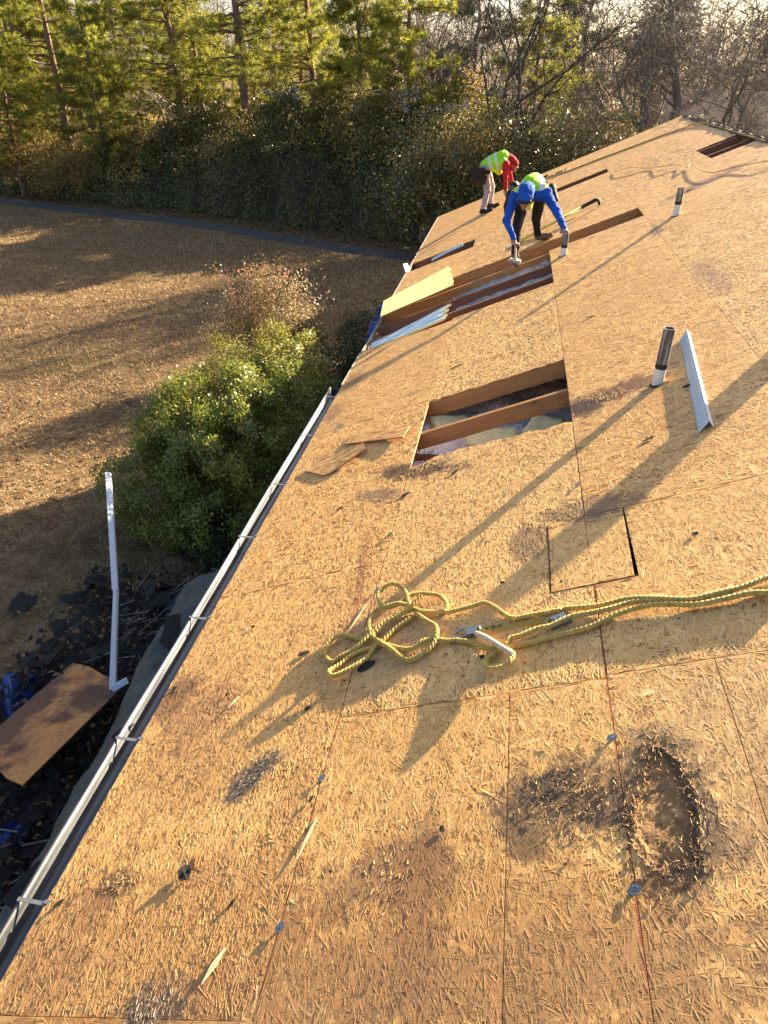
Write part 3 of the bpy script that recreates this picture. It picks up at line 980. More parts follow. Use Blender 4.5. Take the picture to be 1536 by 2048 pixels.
# ------------------------------------------------------------------ loose things on the roof
def roof_obj(mb, name, mats, **kw):
    return mb.build(name, mats, None, ROOF, **kw)

# foam rafter baffles
def baffle(name, corners, mat, seed, label, broken=False, ridges=4, amp=.005, edge=None, thick=.010):
    """corners: world points P00 (start, near), P10 (end, near), P11 (end, far), P01 (start, far); corrugated across"""
    rng = rng_(seed)
    A, B, Cc, D = [Vector(c) for c in corners]
    nrm = (B - A).cross(D - A).normalized()
    nu, nv = 24, 26
    V = []; F = []
    for lay in (0, 1):
        for j in range(nv + 1):
            t = j / nv
            for i in range(nu + 1):
                s = i / nu
                if broken:
                    s1 = s * (1 - .10 * abs(math.sin(t * 9 + seed)) * (1 if t > .3 else .3) - .03 * math.sin(t * 37))
                else:
                    s1 = s * (1 - .02 * (math.sin(t * 21) > .3))
                p = (A * (1 - s1) + B * s1) * (1 - t) + (D * (1 - s1) + Cc * s1) * t
                ph = (t * ridges) % 1.0
                tr = min(1, max(0, (abs(ph - .5) * 4 - .6) * 1.4))
                p = p + nrm * (tr * amp + .012 * math.sin(s * 2.6 + seed) * (1 - lay * 0) - lay * thick)
                V.append(tuple(p))
    n0 = (nu + 1) * (nv + 1)
    for j in range(nv):
        for i in range(nu):
            a = j * (nu + 1) + i
            F.append((a, a + 1, a + nu + 2, a + nu + 1))
            F.append((n0 + a, n0 + a + nu + 1, n0 + a + nu + 2, n0 + a + 1))
    nf = len(F)
    for i in range(nu):
        a = i; F.append((a, n0 + a, n0 + a + 1, a + 1))
        a = nv * (nu + 1) + i; F.append((a, a + 1, n0 + a + 1, n0 + a))
    for j in range(nv):
        a = j * (nu + 1); F.append((a, a + nu + 1, n0 + a + nu + 1, n0 + a))
        a = a + nu; F.append((a, n0 + a, n0 + a + nu + 1, a + nu + 1))
    me = bpy.data.meshes.new(name); me.from_pydata(V, [], F)
    me.materials.append(mat); me.materials.append(edge or mat)
    me.polygons.foreach_set('material_index', [0] * nf + [1] * (len(F) - nf))
    return link(name, me, label=label, cat='foam baffle', group='foam rafter baffles pulled out at the large opening')
baffle('foam_baffle', [rp(8.98, .150, .12), rp(9.35, 1.165, .12), rp(11.17, .893, .03), rp(10.30, -.09, .03)], M['foam_yellow'], 2, 'bright yellow ribbed foam baffle leaning over the large opening', ridges=4)
baffle('foam_baffle', [rp(8.09, .13, .012), rp(8.20, 1.12, .012), rp(8.70, 1.14, .035), rp(8.30, .10, .006)], M['foam_blue'], 4, 'pale grey-blue broken foam baffle on the near edge of the large opening', True, 3, .006, M['foam_lit_edge'], .028)
baffle('foam_baffle', [rp(12.40, .42, -.02), rp(12.55, 1.0, -.01), rp(12.66, 1.0, .01), rp(12.52, .42, -.01)], M['foam_blue'], 6, 'narrow pale baffle strip in the slit near the far end of the eave', False, 2, .006)
for u, v, s in ((8.12, .62, .10), (8.18, .80, .14), (8.26, 1.02, .12)):
    pass

# drip-edge strip lying on the slope beside the near vent pipe
def dripstrip():
    a0 = rp(3.815, 3.133, .003); a1 = rp(5.30, 3.298, .003)
    b0 = rp(3.862, 3.208, .038); b1 = rp(5.375, 3.366, .038)
    c0 = rp(3.835, 3.222, .004); c1 = rp(5.36, 3.379, .008)
    mb = MB()
    def sheet(p, q, r, s, t=.0015):
        n = (q - p).cross(s - p).normalized() * t
        vs = [p, q, r, s, p - n, q - n, r - n, s - n]
        mb.add(vs, ((0, 1, 2, 3), (7, 6, 5, 4), (0, 4, 5, 1), (1, 5, 6, 2), (2, 6, 7, 3), (3, 7, 4, 0)))
    sheet(a0, b0, b1, a1)
    sheet(b0, c0, c1, b1)
    for t in (.25, .5, .75):     # pressed ribs along the deck flange
        p = a0.lerp(b0, t) + Vector((0, 0, .0015)); q = a1.lerp(b1, t) + Vector((0, 0, .0015))
        mb.tube([p, q], .0012, 5)
    mb.build('drip_edge', M['drip'], label='straight white metal drip edge lying on the roof beside a vent pipe', cat='drip edge')
dripstrip()

# bent drip edge thrown down beside the debris
def bentstrip():
    P = [Vector((-1.62, 4.20, -2.06)), Vector((-1.745, 4.10, -2.10)), Vector((-2.19, 5.14, -1.75)), Vector((-2.96, 6.65, -1.20))]
    mb = MB()
    cam = Vector((1.714, 0, 2.985))
    for i, (p, q) in enumerate(zip(P[:-1], P[1:])):
        t = (q - p).normalized()
        toc = (cam - (p + q) / 2).normalized()
        side = t.cross(toc).normalized()
        up = side.cross(t).normalized()
        wdt = .058 if i else .05
        def sheet(a, b, c, d, th=.0016):
            n = (b - a).cross(d - a).normalized() * th
            mb.add([a, b, c, d, a - n, b - n, c - n, d - n], ((0, 1, 2, 3), (7, 6, 5, 4), (0, 4, 5, 1), (1, 5, 6, 2), (2, 6, 7, 3), (3, 7, 4, 0)))
        pinch = (1.0, .55) if i == 1 else (1.0, 1.0)
        s0, s1 = (pinch[0], pinch[1])
        sheet(p - side * wdt * .5 * s0, p + side * wdt * .5 * s0, q + side * wdt * .5 * s1, q - side * wdt * .5 * s1)
        sheet(p + side * wdt * .5 * s0, p + side * (wdt * .5 + .014) - up * .035, q + side * (wdt * .5 + .014) - up * .035, q + side * wdt * .5 * s1)
    mb.build('bent_drip_edge', M['drip'], label='long white metal drip edge folded double, sticking up from the debris', cat='drip edge')
bentstrip()

# offcuts of sheathing near the eave
def offcut(pts, hs, label, seed):
    mb = MB()
    n = len(pts)
    top = [(v, u, h + .0115) for (u, v), h in zip(pts, hs)]
    bot = [(v, u, h) for (u, v), h in zip(pts, hs)]
    cx = sum(p[0] for p in top) / n
    a = sum(top[j][0] * top[(j + 1) % n][1] - top[(j + 1) % n][0] * top[j][1] for j in range(n))
    if a < 0: top.reverse(); bot.reverse()
    mb.add(bot + top, [tuple(range(n - 1, -1, -1)), tuple(range(n, 2 * n))])
    mb.add(bot + top, [(i, (i + 1) % n, n + (i + 1) % n, n + i) for i in range(n)], 1)
    return roof_obj(mb, 'sheathing_offcut', [M['osb'], M['plyedge']], label=label, cat='board offcut', group='board offcuts by the gutter')
offcut([(4.93, .16), (4.72, .40), (4.73, .47), (4.945, .755), (5.085, .70), (5.07, .5), (5.0, .2)], [.002, .002, .004, .03, .03, .015, .004], 'strand-board offcut with a torn dark end, nearer the gutter', 1)
offcut([(5.25, .47), (4.975, 1.085), (5.165, 1.12), (5.30, .95), (5.46, .55)], [.003, .022, .022, .016, .006], 'wider strand-board offcut lying just below the square opening', 2)

# rope and fall-arrest gear
ROPE_A = [(2.456, 3.217), (2.436, 3.13), (2.403, 3.029), (2.392, 2.924), (2.385, 2.818), (2.427, 2.691), (2.466, 2.573), (2.464, 2.439), (2.493, 2.291), (2.491, 2.261), (2.492, 2.131), (2.493, 2.056), (2.521, 2.015), (2.59, 1.958), (2.638, 1.9), (2.634, 1.828), (2.63, 1.706), (2.647, 1.679), (2.656, 1.613), (2.677, 1.548), (2.698, 1.512), (2.681, 1.451), (2.653, 1.383), (2.591, 1.32), (2.516, 1.262), (2.463, 1.201), (2.448, 1.145), (2.423, 1.092), (2.461, 1.047), (2.509, 1.027), (2.571, 1.038), (2.607, 1.075), (2.606, 1.132), (2.573, 1.2), (2.541, 1.262), (2.555, 1.308), (2.625, 1.363), (2.659, 1.435), (2.688, 1.499), (2.719, 1.533), (2.755, 1.562)]
ROPE_B = [(2.642, 1.684), (2.693, 1.693), (2.768, 1.648), (2.809, 1.555), (2.814, 1.48), (2.774, 1.437), (2.748, 1.371), (2.77, 1.316), (2.846, 1.289), (2.899, 1.308), (2.92, 1.362), (2.889, 1.413), (2.833, 1.452), (2.756, 1.477), (2.721, 1.489), (2.753, 1.415), (2.752, 1.33), (2.735, 1.282), (2.678, 1.263), (2.61, 1.272), (2.535, 1.312), (2.471, 1.372), (2.414, 1.434), (2.354, 1.494), (2.332, 1.542), (2.345, 1.584), (2.37, 1.625), (2.414, 1.659), (2.458, 1.67), (2.523, 1.656), (2.573, 1.609), (2.633, 1.554), (2.681, 1.524)]
ROPE_C = [(2.646, 1.505), (2.578, 1.42), (2.485, 1.341), (2.469, 1.277), (2.457, 1.227), (2.43, 1.184), (2.385, 1.147), (2.35, 1.117), (2.323, 1.109), (2.295, 1.131), (2.299, 1.168), (2.337, 1.23), (2.369, 1.27), (2.41, 1.299), (2.453, 1.319), (2.481, 1.342), (2.475, 1.381), (2.436, 1.444), (2.4, 1.518), (2.402, 1.563), (2.433, 1.604), (2.44, 1.661), (2.423, 1.715), (2.411, 1.774), (2.378, 1.845), (2.342, 1.892), (2.315, 1.942), (2.303, 2.028), (2.303, 2.079), (2.309, 2.15), (2.321, 2.233), (2.33, 2.335), (2.338, 2.4), (2.375, 2.489), (2.394, 2.575), (2.397, 2.659), (2.378, 2.737), (2.35, 2.838), (2.353, 2.941), (2.361, 3.043), (2.346, 3.106), (2.331, 3.18)]
ROPE_D = [(2.393, 3.198), (2.381, 3.115), (2.381, 3.073), (2.371, 2.995), (2.391, 2.872), (2.387, 2.766), (2.426, 2.663), (2.437, 2.581), (2.422, 2.493), (2.415, 2.406), (2.413, 2.317), (2.379, 2.227), (2.377, 2.164), (2.354, 2.088), (2.348, 2.04), (2.317, 2.02), (2.294, 1.994), (2.273, 1.961), (2.244, 1.936), (2.206, 1.927), (2.169, 1.948), (2.147, 1.986), (2.152, 2.027), (2.173, 2.055), (2.21, 2.062), (2.242, 2.046), (2.288, 1.995)]
RR = .0125

def smooth_curve(pts, step=.006):
    P = np.array(pts, float)
    n = len(P)
    out = []
    for i in range(n - 1):
        p0, p1, p2, p3 = P[max(i - 1, 0)], P[i], P[i + 1], P[min(i + 2, n - 1)]
        m = max(2, int(np.linalg.norm(p2 - p1) / step))
        for t in np.linspace(0, 1, m, endpoint=False):
            out.append(.5 * ((2 * p1) + (-p0 + p2) * t + (2 * p0 - 5 * p1 + 4 * p2 - p3) * t * t + (-p0 + 3 * p1 - 3 * p2 + p3) * t ** 3))
    out.append(P[-1])
    return np.array(out)

def laid_rope(name, pts, mat, parent=None, r=RR, pitch=.062, **kw):
    """three twisted strands along pts (local roof coords v,u,w)"""
    P = smooth_curve(pts)
    T = np.gradient(P, axis=0); T /= np.linalg.norm(T, axis=1, keepdims=True) + 1e-9
    up = np.array([0, 0, 1.0])
    S = np.cross(T, up); S /= np.linalg.norm(S, axis=1, keepdims=True) + 1e-9
    U = np.cross(S, T)
    ds = np.concatenate([[0], np.cumsum(np.linalg.norm(np.diff(P, axis=0), axis=1))])
    Vs = []; Fs = []; n = 7; off = 0
    m = len(P)
    for kx in range(3):
        ph = 2 * np.pi * (ds / pitch + kx / 3)
        dirv = S * np.cos(ph)[:, None] + U * np.sin(ph)[:, None]
        C = P + dirv * r * .52
        tt = np.cross(T, dirv)
        a = np.arange(n) * 2 * np.pi / n
        ring = C[:, None, :] + (dirv[:, None, :] * np.cos(a)[None, :, None] * .52 + tt[:, None, :] * np.sin(a)[None, :, None] * .62) * r
        Vs.append(ring.reshape(-1, 3))
        i = np.arange(m - 1)[:, None] * n; j = np.arange(n)[None, :]
        f = np.stack([i + j, i + (j + 1) % n, i + n + (j + 1) % n, i + n + j], -1).reshape(-1, 4) + off
        Fs.append(f); off += m * n
    me = mesh_np(name, np.concatenate(Vs), np.concatenate(Fs), [mat], True)
    return link(name, me, parent, None if parent is not None else ROOF, **kw)

def with_h(uv, hs):
    """hs: dict index->height, interpolated"""
    ks = sorted(hs)
    h = np.interp(np.arange(len(uv)), ks, [hs[q] for q in ks])
    return [(v, u, z) for (u, v), z in zip(uv, h)]
b = RR
rope = laid_rope('lifeline_rope', with_h(ROPE_A, {0: b + .012, 5: b + .018, 8: b, 12: b, 14: b + .012, 17: b, 21: b + .02, 24: b + .02, 27: b, 30: b + .012, 33: b, 37: b + .024, 38: b + .04, 40: b + .05}), M['rope'],
                 label='yellow twisted safety rope lying in tangled loops across the near roof', cat='rope')
def rope_part(nm, pts, mat, **kw):
    o = laid_rope(nm, pts, mat, rope, **kw); o.matrix_parent_inverse = Matrix(); return o
rope_part('rope_run', with_h(ROPE_B, {0: b, 2: b + .012, 4: b + .022, 6: b + .022, 8: b + .045, 10: b + .05, 12: b + .025, 15: b + .03, 18: b + .02, 20: b + .016, 22: b + .02, 24: b, 26: b + .006, 28: b + .02, 31: b + .014, 32: b}), M['rope'])
rope_part('rope_run', with_h(ROPE_C, {0: b + .006, 3: b, 6: b + .006, 8: b + .028, 10: b + .022, 13: b + .004, 16: b + .006, 20: b + .018, 22: b, 25: b + .004, 30: b, 36: b + .014, 41: b + .01}), M['rope'])
rope_part('rope_run', with_h(ROPE_D, {0: b, 4: b + .006, 8: b + .014, 10: b + .016, 13: b + .012, 16: b + .004, 19: b + .01, 21: b + .034, 23: b + .044, 26: b + .026}), M['rope'])
def child_roof(mb, nm, mats, parent, **kw):
    o = mb.build(nm, mats, parent, None, **kw); o.matrix_parent_inverse = Matrix(); return o
mb = MB()
tp = [(2.21, 2.06), (2.228, 2.048), (2.261, 2.020), (2.316, 1.975), (2.377, 1.921), (2.410, 1.888), (2.428, 1.866)]
mb.tube([(v, u, z) for (u, v), z in zip(tp, (.052, .05, .045, .036, .030, .026, .024))], [.0125, .0135, .0145, .014, .0145, .013, .008], 12)
child_roof(mb, 'taped_splice', M['tape'], rope, smooth=True)
# webbing strap
mb = MB()
WB = [(2.456, 1.872), (2.458, 1.936), (2.448, 2.017), (2.438, 2.074), (2.434, 2.122), (2.434, 2.165), (2.436, 2.232)]
ww = [.013, .014, .013, .006, .007, .009, .009]
for i in range(len(WB) - 1):
    (u0, v0), (u1, v1) = WB[i], WB[i + 1]
    tw0, tw1 = .010 if 2 < i else .003, .010 if 1 < i else .003
    A0 = (v0, u0 - ww[i], .012); A1 = (v0, u0 + ww[i], .012 + tw0); B0 = (v1, u1 - ww[i + 1], .012); B1 = (v1, u1 + ww[i + 1], .012 + tw1)
    dn = lambda q: (q[0], q[1], q[2] - .004)
    mb.add([A0, B0, B1, A1, dn(A0), dn(B0), dn(B1), dn(A1)], ((0, 1, 2, 3), (7, 6, 5, 4), (0, 4, 5, 1), (3, 2, 6, 7), (1, 5, 6, 2), (0, 3, 7, 4)))
child_roof(mb, 'webbing_strap', M['webbing'], rope)
mb = MB()
for i in range(3):
    u0 = 2.4575; v0 = 1.915 + i * .03
    mb.box((v0, u0 - .009, .0165), (v0 + .018, u0 + .009, .0185))
child_roof(mb, 'stitch_block', M['felt'], rope)
# snap hook
mb = MB()
hk = [(2.447, 1.862), (2.470, 1.840), (2.482, 1.806), (2.470, 1.770), (2.447, 1.752), (2.430, 1.765), (2.424, 1.795), (2.428, 1.83), (2.440, 1.86)]
mb.tube([(v, u, .016) for u, v in hk], [.008, .008, .007, .0065, .006, .0065, .007, .007, .008], 8)
mb.box((1.820, 2.426, .010), (1.872, 2.478, .026))
mb.tube([(1.872, 2.440, .018), (1.890, 2.450, .018), (1.885, 2.470, .018), (1.868, 2.474, .018)], .005, 8)
child_roof(mb, 'snap_hook', M['steel'], rope)
# rope grab
def ropegrab():
    mb = MB()
    A = Vector((2.222, 2.392, 0)); B = Vector((2.313, 2.422, 0))
    t = (B - A).normalized(); s = Vector((-t.y, t.x, 0)); up = Vector((0, 0, 1))
    ln = (B - A).length
    Mx = Matrix((t, s, up)).transposed().to_4x4(); Mx.translation = A
    mb.box((0, -.018, .002), (ln, .018, .012), M=Mx)
    for yy in (-.018, -.006, .008):
        mb.tube([Mx @ Vector((0, yy, .016)), Mx @ Vector((ln, yy, .016))], .0065, 7)
    mb.box((.02, .014, .004), (ln - .008, .048, .022), M=Mx)
    for xx in (.03, .06):
        mb.tube([Mx @ Vector((xx, .03, .02)), Mx @ Vector((xx, .03, .028))], .005, 8)
    mb.tube([Mx @ Vector((.0, .02, .02)), Mx @ Vector((-.012, .03, .022)), Mx @ Vector((.01, .045, .022))], .004, 7)
    child_roof(mb, 'rope_grab', M['steel'], rope)
ropegrab()

# second rope along the far rake, thin line on the slope
laid_rope('far_rope', [(v, u, .012 + .01 * (i == 3)) for i, (u, v) in enumerate([(11.4, 5.50), (13.0, 5.50), (14.57, 5.50), (15.4, 5.44), (15.60, 5.2), (15.77, 4.89), (15.95, 4.16), (16.10, 3.6), (16.15, 3.17), (16.35, 2.95), (16.53, 2.95), (16.62, 2.80), (16.40, 2.74), (16.25, 2.9), (16.45, 3.05), (16.6, 2.9), (16.5, 2.62), (16.45, 2.4)])],
          M['rope'], r=.012, pitch=.09, label='yellow rope running from the ridge down beside the far rake edge', cat='rope')
def wire(pts, label, mat, r=.006, h=.03, seed=1):
    rng = rng_(seed)
    P = smooth_curve([(v, u, r + h * abs(math.sin(i * 1.7 + seed))) for i, (u, v) in enumerate(pts)], .03)
    mb = MB(); mb.tube([tuple(p) for p in P], r, 6)
    return roof_obj(mb, 'frayed_line', [mat], label=label, cat='cord')
M['tan'] = simple('tan_cord', (.42, .30, .14), .7, 0, .2, 20)
wire([(13.79, 3.73), (13.45, 3.94), (12.8, 4.18), (12.27, 4.39), (12.01, 4.51), (11.56, 4.52), (11.78, 4.63), (11.05, 4.59), (10.53, 4.67), (10.44, 4.89), (10.02, 5.16), (9.8, 5.4)], 'thin tan cord kinked across the upper slope below the ridge opening', M['tan'], .005, .035, 3)

# torn black shingle and felt scraps on the deck
def scrap_poly(rng, a, b_, n=9):
    out = []
    for i in range(n):
        t = 2 * math.pi * i / n
        rr = .62 + .5 * rng.random()
        out.append((a * rr * math.cos(t), b_ * rr * math.sin(t)))
    return out
def roof_scrap(u, v, a, b_, ang, seed, label, mat='black', lift=.004, cat='shingle scrap'):
    rng = rng_(seed)
    pl = scrap_poly(rng, a, b_)
    c, s = math.cos(ang), math.sin(ang)
    vs = []
    for x, y in pl:
        X, Y = x * c - y * s, x * s + y * c
        vs.append((v + X, u + Y, .0022 + lift * rng.random()))
    mb = MB()
    n = len(vs)
    top = [(x, y, z + .0032) for x, y, z in vs]
    cen = (v, u, .0022 + lift * .4 + .0032)
    mb.add(vs + top + [cen], [tuple(range(n - 1, -1, -1))] + [(n + i, n + (i + 1) % n, 2 * n) for i in range(n)] + [(i, (i + 1) % n, n + (i + 1) % n, n + i) for i in range(n)])
    return roof_obj(mb, 'shingle_scrap', [M[mat]], label=label, cat=cat, group='black scraps on the bare roof')
SC = [(1.335, .705, .030, .042, .5, 'squarish torn black shingle scrap low on the near roof', .018),
      (2.539, .887, .040, .020, .2, 'black scrap left of the rope loops'),
      (2.352, 1.290, .060, .026, .5, 'ragged black scrap under the left rope loop'),
      (2.385, 1.262, .022, .022, 0, 'small black flake between the lower rope loops'),
      (2.133, 1.026, .018, .014, .7, 'small black fleck below the rope near the first chalk line'),
      (4.158, 1.600, .036, .018, .6, 'black scrap just below the torn edge of the square opening'),
      (4.03, 1.255, .045, .014, .4, 'brown-black splinter of felt between the offcuts and the rope'),
      (4.08, .712, .030, .012, .7, 'thin black sliver half way between gutter and square opening'),
      (2.874, .424, .016, .010, .3, 'tiny black fleck above the gutter'),
      (1.436, 1.797, .014, .012, 0, 'black crumb left of the rotted hollow'),
      (2.327, .474, .016, .010, .4, 'black fleck near the stained gutter edge'),
      (2.28, 1.903, .014, .010, .2, 'black chip below the snap hook'),
      (2.799, 1.983, .013, .010, .2, 'black chip above the snap hook'),
      (2.405, .064, .055, .020, 1.0, 'dark curled shingle sliver on the gutter edge', .03),
      (1.235, .085, .030, .012, .8, 'black sliver on the eave by a gutter strap'),
      (10.20, 4.295, .05, .02, .3, 'black scrap near the far vent pipe'),
      (11.2, 2.75, .16, .012, .3, 'thin dark splinter beside the long-handled tool'),
      (4.48, 3.20, .05, .016, .2, 'dark bark-like sliver beside the drip edge'),
      (3.9, 2.86, .04, .012, .3, 'dark knot-like fleck below the drip edge'),
      (6.35, 1.42, .09, .010, .3, 'thin dark sliver on the sheet above the square opening'),
      (6.5, 2.72, .05, .012, .1, 'short dark sliver between the two openings'),
      (2.86, 2.93, .016, .016, 0, 'round black tar spot above the rope bundle'),
      (1.62, 1.20, .02, .008, 1.2, 'slim dark splinter by the metal clip'),
      (1.20, .98, .03, .006, 1.0, 'narrow dark splinter low on the near roof')]
for i, s in enumerate(SC):
    roof_scrap(s[0], s[1], s[2], s[3], s[4], 300 + i, s[5], lift=s[6] if len(s) > 6 else .004)
# small grit of tar and felt, too many to count
def grit():
    rng = rng_(31)
    n = 1500
    u = rng.uniform(.7, 9, n) ** 1; v = rng.uniform(.02, 3.6, n)
    keep = ~((u > 4.38) & (u < 5.66) & (v > 1.2) & (v < 2.45)) & ~((u > 8) & (v < 2.45)) & ~((np.abs(u - 1.44) < .33) & (np.abs(v - 2.6) < .18))
    u, v = u[keep], v[keep]; n = len(u)
    V, F = leaf_quads(np.stack([v, u, np.full(n, .0034)], 1), np.stack([rng.normal(0, .12, n), rng.normal(0, .12, n), np.ones(n)], 1), rng.gamma(2.2, .0042, n), rng.gamma(2.2, .0026, n), rng)
    V[:, 2] = np.maximum(V[:, 2], .0018)
    me = mesh_np('tar_grit', V, F, [M['felt']])
    link('tar_grit', me, None, ROOF, label='fine black crumbs of tar strewn over the deck', cat='debris', kind='stuff')
grit()

# metal sheathing clips poking through the course joints
def clip(u, v, ang, label):
    mb = MB()
    n = 12
    ro, ri = .016, .0075
    out = []; inn = []
    for j in range(n):
        t = 2 * math.pi * j / n
        out.append((ro * 1.25 * math.cos(t), ro * math.sin(t), .010 + .004 * math.cos(t)))
        inn.append((ri * math.cos(t), ri * math.sin(t), .010 + .003 * math.cos(t)))
    dn = lambda L: [(x, y, z - .002) for x, y, z in L]
    vs = out + inn + dn(out) + dn(inn)
    mb.add(vs, [(j, (j + 1) % n, n + (j + 1) % n, n + j) for j in range(n)] + [(2 * n + (j + 1) % n, 2 * n + j, 3 * n + j, 3 * n + (j + 1) % n) for j in range(n)] + [(j, 2 * n + j, 2 * n + (j + 1) % n, (j + 1) % n) for j in range(n)] + [(n + (j + 1) % n, 3 * n + (j + 1) % n, 3 * n + j, n + j) for j in range(n)])
    mb.box((-.004, -.004, -.012), (.004, .004, .010))
    return mb.build('metal_clip', M['steel'], None, ROOF @ Matrix.Translation((v, u, 0)) @ Matrix.Rotation(ang, 4, 'Z'), label=label, cat='clip', group='metal clips along the sheet joints')
for u, v, a, lb in ((1.717, 1.225, .5, 'bright metal clip right of the whitened scrape'), (1.111, 1.229, 1.0, 'metal clip nearest the bottom edge of the roof view'),
                    (1.742, 2.428, .1, 'metal clip on the red chalk line above the rotted hollow'), (1.185, 2.435, .3, 'metal clip on the chalk line below the rotted hollow'),
                    (2.962, 1.237, .6, 'metal clip above the small rope loop'), (3.543, 1.212, .2, 'metal clip on the joint above the rope tangle'), (3.578, 2.424, .2, 'metal clip above the square patch'),
                    (5.30, 1.212, .4, 'metal clip at the upper left edge of the square opening'), (4.80, 1.212, .4, 'metal clip at the lower left edge of the square opening')):
    clip(u, v, a, lb)

# pale splinter pieces: torn strips of wood
mb = MB()
for (u0, v0, u1, v1, wd) in ((2.86, 1.185, 2.62, 1.125, .006), (2.30, .56, 2.22, .53, .006), (1.05, 1.02, .93, .98, .012), (1.53, 1.25, 1.36, 1.22, .008)):
    d = Vector((v1 - v0, u1 - u0, 0)).normalized(); s = Vector((-d.y, d.x, 0)) * wd
    A = Vector((v0, u0, .004)); B = Vector((v1, u1, .012))
    vs = [A - s * .3, A + s * .3, (A + B) / 2 + s, B, (A + B) / 2 - s]
    mb.add(vs + [q - Vector((0, 0, .003)) for q in vs], [(4, 3, 2, 1, 0), (5, 6, 7, 8, 9)] + [(i, (i + 1) % 5, 5 + (i + 1) % 5, 5 + i) for i in range(5)])
M['palewood'] = wood('pale_split_wood', (.52, .36, .19), (.74, .58, .36))
roof_obj(mb, 'wood_splinters', [M['palewood']], label='pale torn wood splinters on the near deck', cat='debris', kind='stuff')
# whitened scrape with torn fibres
def scrape(u0, v0, ru, rv, ang, n, seed, mats):
    rng = rng_(seed)
    q = rng.normal(size=(n, 2)) * .45
    c, s = math.cos(ang), math.sin(ang)
    uu = u0 + q[:, 0] * ru * c - q[:, 1] * rv * s; vv = v0 + q[:, 0] * ru * s + q[:, 1] * rv * c
    P = np.stack([vv, uu, rng.uniform(.001, .005, n)], 1)
    a = rng.normal(ang + .2, .5, n)
    D = np.stack([np.sin(a), np.cos(a), rng.normal(0, .06, n)], 1)
    L = rng.uniform(.006, .026, n)[:, None]
    V, F = seg_tubes(P - D * L / 2, P + D * L / 2, rng.uniform(.0006, .003, n), rng.uniform(.0003, .0014, n), 4)
    V[:, 2] = np.maximum(.0005, V[:, 2] * .45)
    me = mesh_np('torn_fibres', V, F, [mats])
    attr_point(me, 'tone', np.repeat(rng.random(n) ** .7, 8))
    return link('torn_fibres', me, house, ROOF, kind='stuff')
M['fibre_grey'] = leafmat('grey_fibres', [(0, (.02, .02, .022)), (.5, (.07, .062, .055)), (.8, (.22, .18, .14)), (1, (.50, .43, .34))], 0, .7)
scrape(1.78, .85, .17, .075, .75, 240, 4, M['fibre_grey'])
scrape(.86, .80, .10, .16, 0, 220, 5, M['fibre_grey'])
scrape(1.33, .36, .06, .06, .6, 160, 6, M['splinter'])
scrape(4.37, 1.34, .06, .30, -.3, 380, 8, M['splinter'])
scrape(4.70, 2.70, .10, .28, .3, 420, 9, M['splinter'])
scrape(1.30, 1.62, .25, .12, .2, 110, 10, M['splinter'])
scrape(6.0, 1.0, .05, .14, 0, 120, 11, M['fibre_grey'])
scrape(5.75, .28, .10, .05, 0, 160, 12, M['fibre_grey'])

# long-handled tear-off tool
def tearoff():
    A = rp(11.43, 3.22, .10); G = rp(11.36, 3.00, .085); B = rp(10.99, 2.05, .02); Cc = rp(10.93, 1.93, .008)
    t = empty('tear_off_tool', rp(11.1, 2.5), 'long yellow-handled tear-off tool with black grip lying behind the worker in blue', 'tool')
    mb = MB(); mb.tube([G, B], .020, 10); mb.build('handle', M['tool_yellow'], t, smooth=True)
    mb = MB(); mb.tube([A + Vector((.06, -.02, -.07)), A + Vector((.04, -.01, 0)), A, G], [.018, .026, .028, .026], 10); mb.build('grip', M['rubber'], t, smooth=True)
    mb = MB()
    d = (Cc - B).normalized(); s = Vector((0, 1, 0)).cross(d).normalized(); s = Vector((d.y, -d.x, 0)).normalized() * .07
    vs = [B - s * .5, B + s * .5, Cc + d * .1 + s, Cc + d * .1 - s]
    vs = [Vector((p.x, p.y, rp(p.y, p.x / CT).z + .006 + .01 * (i < 2))) for i, p in enumerate(vs)]
    mb.add(vs + [p - Vector((0, 0, .004)) for p in vs], ((0, 1, 2, 3), (7, 6, 5, 4), (0, 4, 5, 1), (1, 5, 6, 2), (2, 6, 7, 3), (3, 7, 4, 0)))
    mb.build('blade', M['steel'], t)
M['tool_yellow'] = simple('yellow_fibreglass', (.62, .55, .08), .45, 0, .15, 20)
tearoff()
mb = MB()
mb.tube([rp(16.4, 2.30, .02), rp(16.55, 2.52, .03), rp(16.62, 2.62, .035)], [.02, .025, .018], 8)
mb.build('hand_tool', [M['rubber']], label='dark hand tool lying at the end of the far rope', cat='tool')

# ------------------------------------------------------------------ people
def capsule(a, b_, ra, rb, n=14, rings=5):
    """closed tapered capsule as (verts, quads/tris)"""
    a = np.array(a, float); b_ = np.array(b_, float)
    t = b_ - a; L = np.linalg.norm(t)
    t = t / L if L > 1e-6 else np.array([0, 0, 1.0])
    ref = np.array([1.0, 0, 0]) if abs(t[2]) > .9 else np.array([0, 0, 1.0])
    x = np.cross(t, ref); x /= np.linalg.norm(x); y = np.cross(t, x)
    prof = [(-math.cos(q) * ra, math.sin(q) * ra, 0) for q in np.linspace(.25, math.pi / 2, rings)] + [(math.sin(q) * rb + L, math.cos(q) * rb, 0) for q in np.linspace(0, math.pi / 2 - .25, rings)]
    V = []
    for (h, r, _) in prof:
        for j in range(n):
            ph = 2 * math.pi * j / n
            V.append(a + t * h + (x * math.cos(ph) + y * math.sin(ph)) * r)
    F = []
    m = len(prof)
    for i in range(m - 1):
        for j in range(n):
            F.append((i * n + j, i * n + (j + 1) % n, (i + 1) * n + (j + 1) % n, (i + 1) * n + j))
    F.append(tuple(range(n - 1, -1, -1))); F.append(tuple((m - 1) * n + j for j in range(n)))
    return V, F

